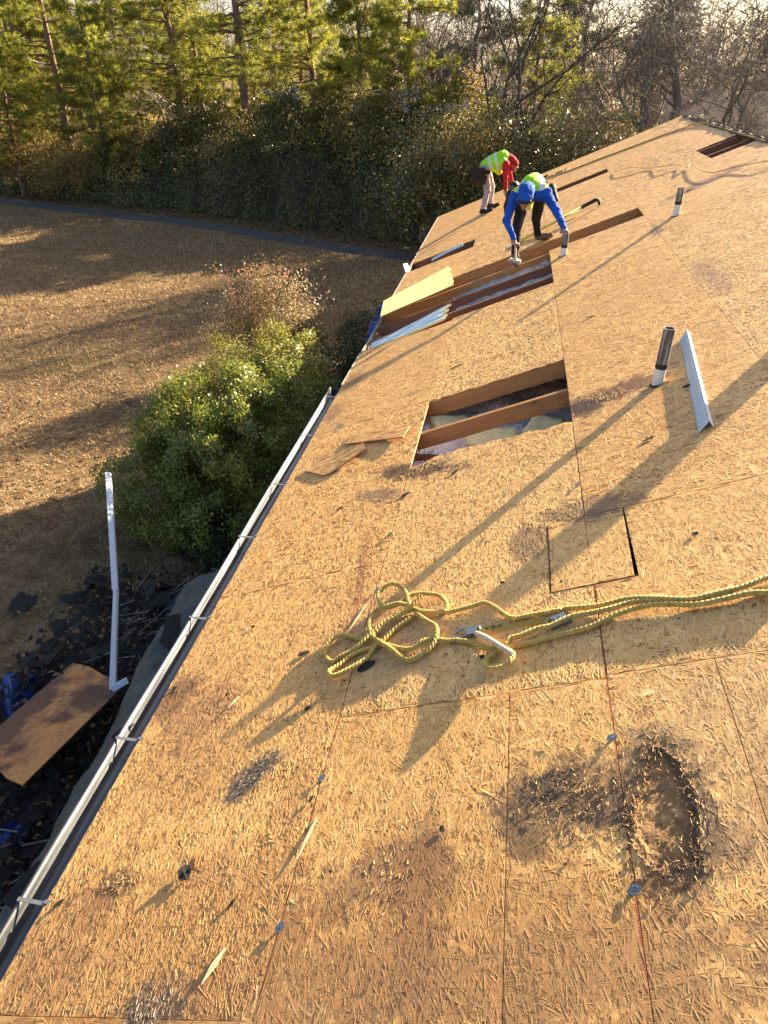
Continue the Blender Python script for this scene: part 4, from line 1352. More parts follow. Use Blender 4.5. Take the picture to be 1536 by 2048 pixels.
def seg_dist(P, a, b_, ra, rb):
    a = np.array(a, float); b_ = np.array(b_, float)
    d = b_ - a
    t = np.clip(((P - a) @ d) / max(d @ d, 1e-9), 0, 1)
    return np.linalg.norm(P - (a + t[:, None] * d), axis=1) - (ra + (rb - ra) * t)

def skinned(name, caps, mats, voxel, parent, smooth_it=4, stripe=None, fold=.009, **kw):
    """one continuous surface grown over tapered limbs; caps: (a, b, ra, rb, material index)"""
    V = []; F = []
    for a, b_, ra, rb, mi in caps:
        v, f = capsule(a, b_, ra, rb)
        o = len(V); V += [tuple(x) for x in v]; F += [tuple(o + i for i in q) for q in f]
    me = bpy.data.meshes.new(name); me.from_pydata(V, [], F)
    ob = bpy.data.objects.new(name, me); COL.objects.link(ob)
    r = ob.modifiers.new('r', 'REMESH'); r.mode = 'VOXEL'; r.voxel_size = voxel; r.use_smooth_shade = True
    sm = ob.modifiers.new('s', 'SMOOTH'); sm.factor = .5; sm.iterations = smooth_it
    dg = bpy.context.evaluated_depsgraph_get()
    new = bpy.data.meshes.new_from_object(ob.evaluated_get(dg))
    bpy.data.objects.remove(ob)
    new.name = name
    n = len(new.vertices)
    co = np.empty(n * 3, np.float32); new.vertices.foreach_get('co', co); co = co.reshape(-1, 3).astype(float)
    if fold:      # cloth folds
        nv = np.empty(n * 3, np.float32); new.vertices.foreach_get('normal', nv); nv = nv.reshape(-1, 3)
        amp = np.array([mnoise.noise((q[0] * 17, q[1] * 17, q[2] * 11)) + .6 * mnoise.noise((q[0] * 34, q[1] * 34, q[2] * 30)) for q in co])
        co = co + nv * (amp * fold)[:, None]
        new.vertices.foreach_set('co', co.astype(np.float32).ravel()); new.update()
    C = np.empty(len(new.polygons) * 3, np.float32); new.polygons.foreach_get('center', C); C = C.reshape(-1, 3).astype(float)
    D = np.stack([seg_dist(C, *c[:4]) for c in caps], 1)
    mi = np.array([c[4] for c in caps])[np.argmin(D, 1)]
    if stripe is not None: mi = stripe(C, mi)
    new.materials.clear()
    for m in mats: new.materials.append(m)
    new.polygons.foreach_set('material_index', mi.astype(np.int32))
    new.polygons.foreach_set('use_smooth', np.ones(len(mi), bool))
    return link(name, new, parent, **kw)

def cloth(name, col, rough=.85, var=.2, fold=.5):
    k = NT(name)
    co = k.coord()
    n1 = k.noise(co, 22, 4, .6); n2 = k.noise(co, 5, 3, .5)
    k.base(k.mix(k.mapr(n2, .3, .7), tuple(c * (1 - var) for c in col), tuple(min(1, c * (1 + var)) for c in col)))
    k.b.inputs['Roughness'].default_value = rough
    k.b.inputs['Specular IOR Level'].default_value = .2
    k.bump(k.math('ADD', n1, n2), fold, .03)
    return k.m
M['blue_cloth'] = cloth('blue_hoodie', (.016, .085, .40))
M['red_cloth'] = cloth('red_sweatshirt', (.42, .018, .03))
M['dark_pants'] = cloth('dark_trousers', (.028, .02, .016))
M['grey_pants'] = cloth('grey_trousers', (.36, .31, .31))
M['hiviz'] = cloth('lime_vest', (.34, .74, .02), .6, .1, .4)
M['hiviz_y'] = cloth('yellow_vest_trim', (.72, .70, .03), .6, .1, .3)
M['reflect'] = cloth('reflective_tape', (.62, .66, .60), .35, .06, .1)
M['skin'] = simple('skin', (.33, .17, .11), .5, 0, .1, 20)
M['boot'] = cloth('work_boots', (.15, .105, .075), .75)
M['shoe'] = cloth('dark_shoes', (.025, .025, .035), .7)
M['hairdark'] = simple('dark_hair', (.015, .011, .009), .6)
M['leather'] = cloth('leather_pouch', (.035, .02, .014), .6, .3, .5)
M['white_cord'] = simple('white_cord', (.7, .7, .72), .6)

def fingers(wr, fwd, out, down, curl, mi, thumb_side=1, L=.075):
    """palm plus five bent fingers of different length; fwd along the hand, out across it"""
    wr = Vector(wr); f = Vector(fwd).normalized(); o = Vector(out); o = (o - f * o.dot(f)).normalized(); d = Vector(down); d = (d - f * d.dot(f) - o * d.dot(o)).normalized()
    caps = []
    pe = wr + f * .075
    for k_ in (-.024, 0, .024):
        caps.append((wr + o * k_ * .6, pe + o * k_, .017, .016, mi))
    for i, (off, ln) in enumerate(((-.030, .8), (-.010, .97), (.011, 1.0), (.031, .75))):
        b0 = pe + o * off
        a1 = f * math.cos(curl * .5) + d * math.sin(curl * .5)
        a2 = f * math.cos(curl * 1.4) + d * math.sin(curl * 1.4)
        m_ = b0 + a1 * L * .5 * ln
        caps.append((b0, m_, .0105, .010, mi)); caps.append((m_, m_ + a2 * L * .5 * ln, .010, .0085, mi))
    tb = wr + f * .025 + o * .028 * thumb_side
    tm = tb + (o * thumb_side * .8 + f * .6).normalized() * .038
    caps.append((tb, tm, .0125, .011, mi)); caps.append((tm, tm + (f * .8 + d * .6 - o * thumb_side * .1).normalized() * .032, .011, .009, mi))
    return caps

def worker_blue():
    t = empty('person', (1.95, 10.2, rp(10.2, 2.1).z), 'worker in blue hood and lime vest bending down to hammer, one hand on a pipe', 'person', 'roofers at work')
    SK, BL, PA, BO = 0, 1, 2, 3
    hipR, hipL = (1.88, 10.42, 1.58), (2.10, 10.46, 1.60)
    chest, belly = (1.94, 10.02, 1.64), (1.98, 10.32, 1.65)
    shR, shL = (1.735, 9.93, 1.545), (2.135, 9.93, 1.60)
    elR, wrR = (1.655, 9.77, 1.285), (1.775, 9.63, 1.085)
    elL, wrL = (2.30, 9.66, 1.405), (2.385, 9.325, 1.285)
    knR, anR = (1.80, 9.93, 1.17), (1.815, 9.80, .825)
    knL, anL = (2.06, 10.42, 1.22), (2.115, 10.58, .965)
    head = (1.875, 9.71, 1.605); neck = (1.91, 9.87, 1.62)
    caps = [
        (hipR, hipL, .105, .105, PA), (hipR, knR, .095, .065, PA), (knR, anR, .062, .050, PA), (hipL, knL, .095, .068, PA), (knL, anL, .064, .052, PA),
        (belly, chest, .135, .145, BL), ((1.99, 10.42, 1.60), belly, .13, .135, BL), (shR, shL, .085, .085, BL), (neck, chest, .06, .09, BL),
        (shR, elR, .066, .052, BL), (elR, wrR, .050, .036, BL), (shL, elL, .066, .053, BL), (elL, wrL, .051, .037, BL),
        (neck, head, .062, .085, SK), (head, (1.868, 9.700, 1.535), .084, .072, SK),
        ((1.862, 9.628, 1.545), (1.860, 9.622, 1.52), .016, .018, SK),     # nose
        ((1.864, 9.690, 1.465), (1.868, 9.72, 1.465), .034, .04, SK),      # jaw and chin
        ((1.79, 9.70, 1.57), (1.79, 9.71, 1.55), .018, .018, SK), ((1.95, 9.70, 1.58), (1.95, 9.71, 1.56), .018, .018, SK),   # ears
        (anR, (1.815, 9.80, .80), .055, .058, BO), ((1.815, 9.82, .795), (1.825, 9.66, .785), .046, .040, BO), ((1.825, 9.69, .785), (1.83, 9.60, .780), .045, .038, BO),
        (anL, (2.12, 10.60, .945), .055, .055, BO), ((2.12, 10.60, .935), (2.235, 10.535, .955), .045, .042, BO), ((2.22, 10.54, .955), (2.295, 10.50, .978), .043, .035, BO),
    ]
    caps += fingers(wrR, (.03, -.05, -.085), (-.6, -.6, .1), (.7, -.3, .2), 1.5, SK, 1)
    caps += fingers(wrL, (.012, -.085, -.028), (1, .1, .1), (0, -.25, -1), 1.15, SK, -1)
    skinned('body', caps, [M['skin'], M['blue_cloth'], M['dark_pants'], M['boot']], .0085, t, 3)
    # hood over the head
    hood = [((1.885, 9.80, 1.66), (1.875, 9.70, 1.65), .105, .100, 0), ((1.875, 9.71, 1.640), (1.870, 9.665, 1.595), .100, .094, 0), ((1.90, 9.88, 1.65), (1.885, 9.80, 1.65), .10, .105, 0)]
    skinned('hood', hood, [M['blue_cloth']], .011, t, 3)
    skinned('cap_brim', [((1.800, 9.620, 1.540), (1.930, 9.615, 1.548), .022, .022, 0), ((1.82, 9.595, 1.530), (1.91, 9.59, 1.535), .018, .018, 0)], [M['hairdark']], .006, t, 2)
    A = np.array(belly); Bc = np.array(chest); ax = (Bc - A) / np.linalg.norm(Bc - A)
    def stripe(C, mi):
        s = (C - A) @ ax
        mi = np.zeros(len(C), int)
        mi[(s > .045) & (s < .095)] = 1
        side = (C[:, 0] - (1.96 + (C[:, 1] - 10.2) * .1))
        mi[(np.abs(np.abs(side) - .145) < .030) & (s > .08)] = 1
        mi[(np.abs(np.abs(side) - .200) < .016) & (s > .02)] = 2
        mi[s < -.12] = 2
        mi[C[:, 2] < 1.50] = 2
        return mi
    vest = [(belly, chest, .152, .162, 0), ((1.99, 10.40, 1.61), belly, .148, .152, 0), ((1.79, 9.96, 1.585), (2.08, 9.96, 1.63), .098, .098, 0), ((1.93, 10.0, 1.52), (1.93, 9.96, 1.44), .07, .05, 0)]
    skinned('safety_vest', vest, [M['hiviz'], M['reflect'], M['hiviz_y']], .011, t, 3, stripe)
    # tool pouches, belt, drawstrings
    skinned('tool_pouch', [((1.72, 10.33, 1.62), (1.68, 10.27, 1.38), .075, .085, 0), ((1.69, 10.26, 1.38), (1.67, 10.20, 1.30), .085, .055, 0), ((1.70, 10.18, 1.36), (1.67, 10.12, 1.30), .05, .045, 0), ((1.73, 10.30, 1.58), (1.66, 10.24, 1.52), .07, .05, 0)], [M['leather']], .012, t, 2)
    skinned('tool_pouch', [((2.22, 10.46, 1.60), (2.27, 10.44, 1.46), .06, .065, 0)], [M['leather']], .012, t, 2)
    mb = MB(); mb.tube([(1.665, 10.20, 1.60), (1.66, 10.16, 1.66)], .012, 8); mb.tube([(1.69, 10.19, 1.58), (1.70, 10.15, 1.65)], .008, 8); mb.build('tool_tip', M['steel'], t)
    for x, l in ((1.93, .20), (1.885, .15)):
        mb = MB(); mb.tube([(x, 9.68, 1.50), (x + .02, 9.69, 1.42), (x + .035, 9.70, 1.50 - l)], .005, 6); mb.build('drawstring', M['white_cord'], t)
    # hammer in the right hand
    h = empty('hammer', (1.82, 9.55, .85), 'pale hammer in the right hand of the worker in blue', 'hammer')
    mb = MB(); mb.tube([(1.795, 9.60, 1.08), (1.812, 9.555, .93), (1.822, 9.53, .84)], .013, 8); mb.build('handle', M['palewood'], h)
    mb = MB(); mb.tube([(1.765, 9.545, .85), (1.80, 9.535, .835), (1.86, 9.52, .825)], [.022, .02, .026], 10); mb.tube([(1.865, 9.519, .824), (1.885, 9.515, .82)], .03, 10)
    mb.tube([(1.765, 9.545, .85), (1.735, 9.55, .835), (1.72, 9.555, .815)], [.02, .016, .006], 8); mb.build('head', M['hammer_pale'], h, smooth=True)
M['hammer_pale'] = simple('pale_dusty_steel', (.60, .56, .48), .5, .3, .2, 30)
worker_blue()

def worker_red():
    t = empty('person', (1.2, 15.2, rp(15.2, 1.3).z), 'worker in red hood and lime vest stooping near the far edge of the roof', 'person', 'roofers at work')
    SK, RE, PA, BO = 0, 1, 2, 3
    hN, hF = (1.10, 15.13, 1.28), (1.13, 15.33, 1.29)
    kN, aN = (1.20, 15.10, .90), (1.135, 15.12, .575)
    kF, aF = (1.27, 15.38, .94), (1.265, 15.38, .64)
    belly, chest = (1.22, 15.22, 1.38), (1.45, 15.20, 1.47)
    sN, sF = (1.52, 15.02, 1.40), (1.52, 15.40, 1.42)
    eN, wN = (1.535, 14.98, 1.17), (1.56, 14.98, .975)
    eF, wF = (1.60, 15.42, 1.20), (1.68, 15.36, 1.02)
    neck, head = (1.57, 15.20, 1.45), (1.63, 15.19, 1.385)
    caps = [(hN, hF, .105, .105, PA), (hN, kN, .095, .07, PA), (kN, aN, .066, .056, PA), (hF, kF, .095, .068, PA), (kF, aF, .064, .054, PA),
            ((1.13, 15.22, 1.30), belly, .125, .13, RE), (belly, chest, .13, .14, RE), (sN, sF, .08, .08, RE), (chest, neck, .10, .065, RE),
            (sN, eN, .064, .054, RE), (eN, wN, .052, .038, RE), (sF, eF, .064, .054, RE), (eF, wF, .052, .038, RE),
            (neck, head, .062, .085, SK), (head, (1.68, 15.19, 1.345), .086, .072, SK), ((1.745, 15.19, 1.34), (1.755, 15.19, 1.32), .015, .018, SK), ((1.70, 15.19, 1.28), (1.68, 15.19, 1.275), .036, .04, SK),
            ((1.64, 15.105, 1.36), (1.645, 15.105, 1.345), .017, .017, SK), ((1.64, 15.275, 1.36), (1.645, 15.275, 1.345), .017, .017, SK),
            (aN, (1.13, 15.12, .54), .056, .055, BO), ((1.10, 15.12, .515), (1.24, 15.10, .535), .045, .040, BO), ((1.22, 15.10, .535), (1.30, 15.09, .570), .041, .034, BO),
            (aF, (1.265, 15.38, .60), .054, .055, BO), ((1.24, 15.38, .565), (1.37, 15.37, .595), .045, .040, BO), ((1.36, 15.37, .595), (1.43, 15.36, .625), .041, .034, BO)]
    caps += fingers(wN, (.02, -.01, -.09), (.9, -.3, 0), (-.4, -.2, 0), .9, SK, -1)
    caps += fingers(wF, (.03, -.01, -.09), (.9, .3, 0), (-.4, .2, 0), .8, SK, -1)
    skinned('body', caps, [M['skin'], M['red_cloth'], M['grey_pants'], M['shoe']], .0085, t, 3)
    skinned('hood', [((1.54, 15.20, 1.49), (1.63, 15.19, 1.44), .095, .10, 0), ((1.63, 15.19, 1.43), (1.685, 15.19, 1.40), .10, .085, 0), ((1.62, 15.19, 1.42), (1.64, 15.19, 1.34), .098, .082, 0)], [M['red_cloth']], .011, t, 3)
    A = np.array(belly); Bc = np.array(chest); ax = (Bc - A) / np.linalg.norm(Bc - A)
    def stripe(C, mi):
        s = (C - A) @ ax
        mi = np.zeros(len(C), int)
        mi[(s > -.02) & (s < .035)] = 1
        mi[(s > .115) & (s < .165)] = 1
        mi[(C[:, 2] < 1.285)] = 2
        return mi
    skinned('safety_vest', [((1.14, 15.22, 1.335), belly, .13, .148, 0), (belly, chest, .148, .158, 0), ((1.47, 15.06, 1.435), (1.47, 15.35, 1.45), .09, .09, 0), ((1.36, 15.16, 1.30), (1.40, 15.16, 1.25), .085, .06, 0)], [M['hiviz'], M['reflect'], M['hiviz_y']], .011, t, 3, stripe)
    skinned('tool_pouch', [((1.07, 15.02, 1.27), (1.04, 14.99, 1.09), .075, .085, 0), ((.98, 15.06, 1.26), (.93, 15.04, 1.12), .08, .09, 0), ((1.13, 15.0, 1.16), (1.10, 14.98, 1.07), .05, .05, 0)], [M['leather']], .012, t, 2)
    skinned('belt', [((1.02, 15.14, 1.29), (1.19, 15.05, 1.25), .05, .04, 0)], [M['leather']], .012, t, 2)
worker_red()

# ------------------------------------------------------------------ plants
def crown_mesh(name, lobes, n, L, W, rng, mat, shell=.45, up=.35, clump=.0, tone=(.5, .22), zmin=None, fold=.12, per=55):
    """leaves spread through lobes (centre, radii), thicker towards the outside, gathered in clumps with gaps between"""
    wts = np.array([r[0] * r[1] * r[2] for c, r in lobes]) ** (2 / 3.)
    cnt = rng.multinomial(n, wts / wts.sum())
    Cs = []; Ns = []; Ts = []
    for (c, r), k_ in zip(lobes, cnt):
        c = np.array(c); r = np.array(r)
        m = max(6, int(k_ / per))
        d = rng.normal(size=(m, 3)); d /= np.linalg.norm(d, axis=1, keepdims=True)
        rad = 1 - shell * rng.random(m) ** 1.6
        bump = 1 + .16 * np.sin(d[:, 0] * 5 + c[0]) * np.cos(d[:, 1] * 6 + c[1]) + .10 * rng.normal(size=m)
        cc = c + d * r * (rad * bump)[:, None]
        ct = rng.normal(0, .12, m)
        idx = rng.integers(0, m, k_)
        sp = (r.mean() * .11 + clump)
        p = cc[idx] + rng.normal(size=(k_, 3)) * sp
        nn = d[idx] + rng.normal(size=(k_, 3)) * .6 + np.array([0, 0, up])
        Cs.append(p); Ns.append(nn); Ts.append(rng.normal(tone[0], tone[1], k_) + ct[idx])
    C = np.concatenate(Cs); N = np.concatenate(Ns); T = np.clip(np.concatenate(Ts), 0, 1)
    if zmin is not None:
        ok = C[:, 2] > zmin; C, N, T = C[ok], N[ok], T[ok]
    q = len(C)
    V, F = leaf_quads(C, N, L * rng.uniform(.6, 1.35, q), W * rng.uniform(.6, 1.3, q), rng, fold)
    me = mesh_np(name, V, F, [mat])
    attr_point(me, 'tone', np.repeat(T, 4))
    return me

def stems(name, base, tips, r, rng, mat, n=4, wob=.12):
    P0 = []; P1 = []; R0 = []; R1 = []
    for tip in tips:
        b0 = np.array(base) + np.array([rng.normal(0, .12), rng.normal(0, .12), 0])
        prev = b0; m = 5
        for i in range(1, m + 1):
            t = i / m
            p = b0 * (1 - t) + np.array(tip) * t + rng.normal(size=3) * wob * (.3 if i == m else 1) * np.array([1, 1, .4])
            P0.append(prev); P1.append(p); R0.append(r * (1 - .8 * (i - 1) / m)); R1.append(r * (1 - .8 * t)); prev = p
    V, F = seg_tubes(P0, P1, R0, R1, n)
    return mesh_np(name, V, F, [mat], True)

def shrub(name, label, cat, base, lobes, n, L, W, seed, mat, nst=14, stem_mat='darkbark', group=None, **kw):
    rng = rng_(seed)
    t = empty(name, base, label, cat, group)
    tips = []
    for i in range(nst):
        c, r = lobes[i % len(lobes)]
        d = rng.normal(size=3); d /= np.linalg.norm(d); d[2] = abs(d[2])
        tips.append(np.array(c) + d * np.array(r) * .75)
    link('stem', stems('stem', base, tips, .022, rng, M[stem_mat]), t)
    link('foliage', crown_mesh('foliage', lobes, n, L, W, rng, M[mat], zmin=GZ + .02, **kw), t)
    return t
shrub('evergreen_bush', 'large rounded dark green bush growing beside the gutter', 'bush', (-1.9, 8.0, GZ),
      [((-1.60, 7.60, -1.14), (.62, .55, .52)), ((-1.12, 8.65, -.90), (.50, .62, .46)), ((-2.00, 8.65, -.93), (.66, .60, .46)), ((-2.72, 8.40, -1.38), (.75, .70, .60)), ((-3.05, 7.65, -2.10), (.85, .70, .58)), ((-1.95, 7.20, -2.05), (.85, .50, .62)), ((-2.3, 7.9, -1.55), (.8, .6, .6)), ((-1.25, 7.9, -1.9), (.6, .6, .7))],
      66000, .048, .027, 41, 'holly', 26, shell=.35, per=150)
shrub('evergreen_bush', 'yellow-green sunlit bush just behind the large dark bush', 'bush', (-2.3, 9.9, GZ),
      [((-2.35, 9.85, -1.22), (.92, .72, .62)), ((-1.65, 10.1, -1.00), (.62, .60, .52)), ((-3.0, 9.55, -1.62), (.60, .52, .55)), ((-2.2, 10.3, -1.7), (.9, .6, .8))],
      30000, .046, .027, 42, 'boxleaf', 14, shell=.35, per=120)
shrub('red_tipped_shrub', 'twiggy shrub with reddish brown leaves behind the green bushes', 'shrub', (-3.2, 13.8, GZ),
      [((-3.1, 13.5, -1.50), (1.1, .8, .80)), ((-2.2, 13.3, -1.55), (.80, .7, .60)), ((-3.9, 13.8, -1.7), (.7, .6, .6)), ((-3.2, 13.8, -.85), (.75, .55, .55))],
      13500, .062, .022, 43, 'nandina', 46, 'twig', shell=.85, clump=.07, per=90)
def bare_twigs():
    rng = rng_(44)
    P0 = []; P1 = []; R0 = []; R1 = []
    tips = []
    for i in range(46):
        b0 = np.array([-3.3 + rng.normal(0, .5), 13.9 + rng.normal(0, .35), -1.8])
        d = np.array([rng.normal(0, .28), rng.normal(0, .2), 1.0])
        L = rng.uniform(.7, 1.35); prev = b0; m = 5
        for k_ in range(m):
            p = prev + d * L / m + rng.normal(size=3) * .035
            P0.append(prev); P1.append(p); R0.append(.011 * (1 - k_ / m) + .003); R1.append(.011 * (1 - (k_ + 1) / m) + .003)
            if k_ > 1 and rng.random() < .6:
                q = p + rng.normal(size=3) * np.array([.14, .1, .05]) + np.array([0, 0, .10])
                P0.append(p); P1.append(q); R0.append(.005); R1.append(.002); tips.append(q)
            prev = p
        tips.append(prev)
    V, F = seg_tubes(P0, P1, R0, R1, 4)
    t = empty('bare_shrub', (-3.3, 13.9, GZ), 'bare upright twigs with a few red leaves rising from the reddish shrub', 'shrub')
    link('twigs', mesh_np('twigs', V, F, [M['twig']], True), t, kind='stuff')
    tp = np.array(tips)[rng.integers(0, len(tips), 420)] + rng.normal(size=(420, 3)) * .05
    V, F = leaf_quads(tp, rng.normal(size=(420, 3)), .075, .035, rng, .1)
    me = mesh_np('leaf', V, F, [M['nandina']]); attr_point(me, 'tone', np.repeat(rng.choice([.1, .3, .95, 1.0], 420), 4))
    link('foliage', me, t)
bare_twigs()
shrub('foundation_shrub', 'low dark evergreen shrub under the eave behind the red shrub', 'shrub', (-1.2, 12.6, GZ),
      [((-1.25, 12.6, -2.0), (.8, 1.0, .68)), ((-.9, 11.6, -2.15), (.6, .8, .6)), ((-1.1, 13.9, -1.9), (.75, .9, .62))], 22000, .050, .024, 45, 'darkleaf', 14)
shrub('foundation_shrub', 'small leafy plant at the foot of the large bush by the debris', 'shrub', (-1.7, 7.2, GZ),
      [((-1.75, 7.15, -2.50), (.65, .5, .30)), ((-1.0, 7.4, -2.4), (.5, .5, .4))], 6500, .06, .026, 46, 'darkleaf', 8)

# ------------------------------------------------------------------ lawn cover
def in_tarp(x, y): return (x > -3.3) & (y < 6.4) & (y > .5)
def lawn_cover():
    rng = rng_(51)
    n = 170000
    x = -26 + rng.random(n) ** .62 * 26.2; y = 2 + rng.random(n) ** 1.15 * 29
    yf = np.array([yfoot(a) for a in np.linspace(-30, 2, 200)])
    ym = np.interp(x, np.linspace(-30, 2, 200), yf)
    ok = (y < ym - 3.1) & ~((x > -3.2) & (y < 6.3))
    x, y = x[ok], y[ok]; n = len(x)
    z = GZ + .05 * np.sin(x * .31 + 1) * np.cos(y * .27) * np.exp(-((x + 8) ** 2 + (y - 20) ** 2) / 1800)
    h = rng.uniform(.02, .055, n) * (1 + y / 28)
    a = rng.uniform(0, 2 * np.pi, n); wd = rng.uniform(.004, .010, n) * (1 + y / 14)
    lean = rng.normal(size=(n, 2)) * .7 * h[:, None]
    B = np.stack([x, y, z - .004], 1)
    s = np.stack([np.cos(a) * wd, np.sin(a) * wd, np.zeros(n)], 1)
    T = B + np.stack([lean[:, 0], lean[:, 1], h], 1)
    V = np.stack([B - s, B + s, T], 1).reshape(-1, 3)
    me = mesh_np('dry_grass', V, np.arange(3 * n).reshape(-1, 3), [M['grass']])
    g = np.sin(x * .9 + 2 * np.sin(y * .4)) * np.cos(y * .7)
    tone = np.clip(rng.normal(.42, .2, n) + (g > .45) * rng.random(n) * .45, 0, 1)
    attr_point(me, 'tone', np.repeat(tone, 3))
    link('dry_grass', me, label='dry tan winter lawn grass', cat='grass', kind='stuff')
    n = 5500
    x = -22 + rng.random(n) ** .55 * 21.8; y = 4.5 + rng.random(n) ** 1.3 * 24
    ok = ~((x > -3.2) & (y < 6.2)); x, y = x[ok], y[ok]; n = len(x)
    z = GZ + .05 * np.sin(x * .31 + 1) * np.cos(y * .27) * np.exp(-((x + 8) ** 2 + (y - 20) ** 2) / 1800) + .03
    V, F = leaf_quads(np.stack([x, y, z], 1), np.stack([rng.normal(0, .4, n), rng.normal(0, .4, n), np.ones(n)], 1), rng.uniform(.05, .12, n), rng.uniform(.03, .07, n), rng, .18)
    me = mesh_np('fallen_leaves', V, F, [M['litter']]); attr_point(me, 'tone', np.repeat(rng.random(n), 4))
    link('fallen_leaves', me, label='dead brown leaves scattered over the lawn', cat='leaves', kind='stuff')
lawn_cover()

# ------------------------------------------------------------------ debris below the gutter
def sheet_grid(name, fn, nu, nv, mat, thick=.004, **kw):
    V = []; F = []
    for j in range(nv + 1):
        for i in range(nu + 1):
            V.append(tuple(fn(i / nu, j / nv)))
    for j in range(nv):
        for i in range(nu):
            a = j * (nu + 1) + i
            F.append((a, a + 1, a + nu + 2, a + nu + 1))
    me = bpy.data.meshes.new(name); me.from_pydata(V, [], F); me.materials.append(mat)
    me.polygons.foreach_set('use_smooth', [True] * len(F))
    o = link(name, me, **kw)
    md = o.modifiers.new('t', 'SOLIDIFY'); md.thickness = thick
    return o
def fnz(x, y, s, a): return a * mnoise.noise((x * s, y * s, s))
def greentarp(s, t):
    y = -1.5 + 8.2 * t
    a = (s - .5) * math.pi * 1.05
    taper = min(1, max(.15, (6.9 - y) / 1.4))
    x = -.98 - .58 * math.sin(a) * (1 if taper > .9 else .7 + .3 * taper) + .10 * math.sin(y * .8)
    z = GZ + .25 + .86 * max(0, math.cos(a)) ** .7 * taper + fnz(y, s * 3, 1.3, .10) + fnz(y * 2, s * 6, 2.1, .05) + fnz(y * 6, s * 9, 2.7, .018)
    return (x, y, z)
sheet_grid('green_tarp', greentarp, 40, 150, M['tarp_green'], label='long grey-green tarp draped in a ridge under the gutter', cat='tarp')
def bluetarp(cx, cy, sx, sy, z0, rot, amp, seed):
    c, s_ = math.cos(rot), math.sin(rot)
    def f(s, t):
        x, y = (s - .5) * sx, (t - .5) * sy
        z = z0 + abs(mnoise.noise((x * 2.1 + seed, y * 2.1, 1))) * amp + mnoise.noise((x * 6, y * 6, seed)) * amp * .3
        z -= .25 * max(0, abs(s - .5) * 2 - .6) ** 1.3 * amp * 3
        return (cx + x * c - y * s_ + .06 * mnoise.noise((x * 3, y * 3, 5)), cy + x * s_ + y * c, z)
    return f
sheet_grid('blue_tarp', bluetarp(-.62, 13.7, .62, 2.6, -1.42, .06, .30, 3), 30, 60, M['tarp_blue'], label='crumpled blue tarp over the shrubs below the large opening', cat='tarp')
sheet_grid('blue_tarp', bluetarp(-1.0, 8.35, .7, 1.5, -2.35, .1, .6, 7), 26, 40, M['tarp_blue'], label='blue tarp showing between the bush stems and the wall', cat='tarp')
sheet_grid('blue_tarp', bluetarp(-3.25, 4.05, .9, .9, -2.72, .5, .5, 9), 26, 26, M['tarp_blue'], label='blue tarp end poking out left of the fallen board', cat='tarp')
sheet_grid('blue_tarp', bluetarp(-1.75, 6.25, .30, 1.3, -2.66, -.5, .35, 11), 16, 40, M['tarp_blue'], label='narrow blue tarp fold beside the far end of the green tarp', cat='tarp')
sheet_grid('blue_tarp', bluetarp(-2.15, 2.4, .22, 1.0, -2.55, -.1, .4, 13), 14, 30, M['tarp_blue'], label='strip of blue tarp among the shingles at the lower left', cat='tarp')

# felt sheet under the debris
def feltmat(s, t):
    x = -3.25 + 2.6 * s + .25 * mnoise.noise((t * 6, s, 2)) * (1 - s); y = .3 + 6.0 * t + .3 * mnoise.noise((s * 4, 9, t))
    return (x, y, GZ + .05 + .16 * abs(mnoise.noise((x * 1.4, y * 1.4, 4))) + .05 * mnoise.noise((x * 5, y * 5, 1)) + .25 * max(0, s - .5))
sheet_grid('felt_sheet', feltmat, 50, 90, M['felt'], label='torn black roofing felt spread on the ground below the gutter', cat='felt')
def ground_scrap(x, y, z, a, b_, rz, tx, ty, seed, label, group=None, mat='black'):
    rng = rng_(seed)
    pl = scrap_poly(rng, a, b_, 10)
    n = len(pl)
    zz = [.03 * mnoise.noise((p[0] * 5 + seed, p[1] * 5, 0)) for p in pl]
    mb = MB()
    bot = [(p[0], p[1], q) for p, q in zip(pl, zz)]; top = [(p[0], p[1], q + .006) for p, q in zip(pl, zz)]
    mb.add(bot + top + [(0, 0, .012)], [tuple(range(n - 1, -1, -1))] + [(n + i, n + (i + 1) % n, 2 * n) for i in range(n)] + [(i, (i + 1) % n, n + (i + 1) % n, n + i) for i in range(n)])
    Mx = Matrix.Translation((x, y, z)) @ Matrix.Rotation(rz, 4, 'Z') @ Matrix.Rotation(tx, 4, 'X') @ Matrix.Rotation(ty, 4, 'Y')
    return mb.build('torn_shingle', [M[mat]], None, Mx, label=label, cat='shingle scrap', group=group)
ground_scrap(-4.02, 5.75, GZ + .04, .17, .22, .4, .05, .1, 1, 'torn black shingle on the lawn, farthest left of three', 'torn shingles on the lawn')
ground_scrap(-3.42, 5.95, GZ + .04, .20, .14, .2, .1, .05, 2, 'torn black shingle on the lawn, middle of three', 'torn shingles on the lawn')
ground_scrap(-2.98, 6.55, GZ + .04, .12, .10, .2, .1, .05, 3, 'small torn black shingle on the lawn beside the bent drip edge', 'torn shingles on the lawn')
rr_ = random.Random(8)
for i in range(58):
    x = rr_.uniform(-3.2, -1.55); y = rr_.uniform(1.2, 6.2)
    if x > -2.9 and x < -1.65 and 2.7 < y < 4.8: z = GZ + .12 + rr_.random() * .15
    else: z = GZ + .16 + rr_.random() * .22
    ground_scrap(x, y, z, rr_.uniform(.10, .26), rr_.uniform(.07, .17), rr_.uniform(0, 6.3), rr_.gauss(0, .3), rr_.gauss(0, .3), 400 + i, 'torn black shingle in the debris heap below the gutter', 'torn shingles heaped below the gutter')
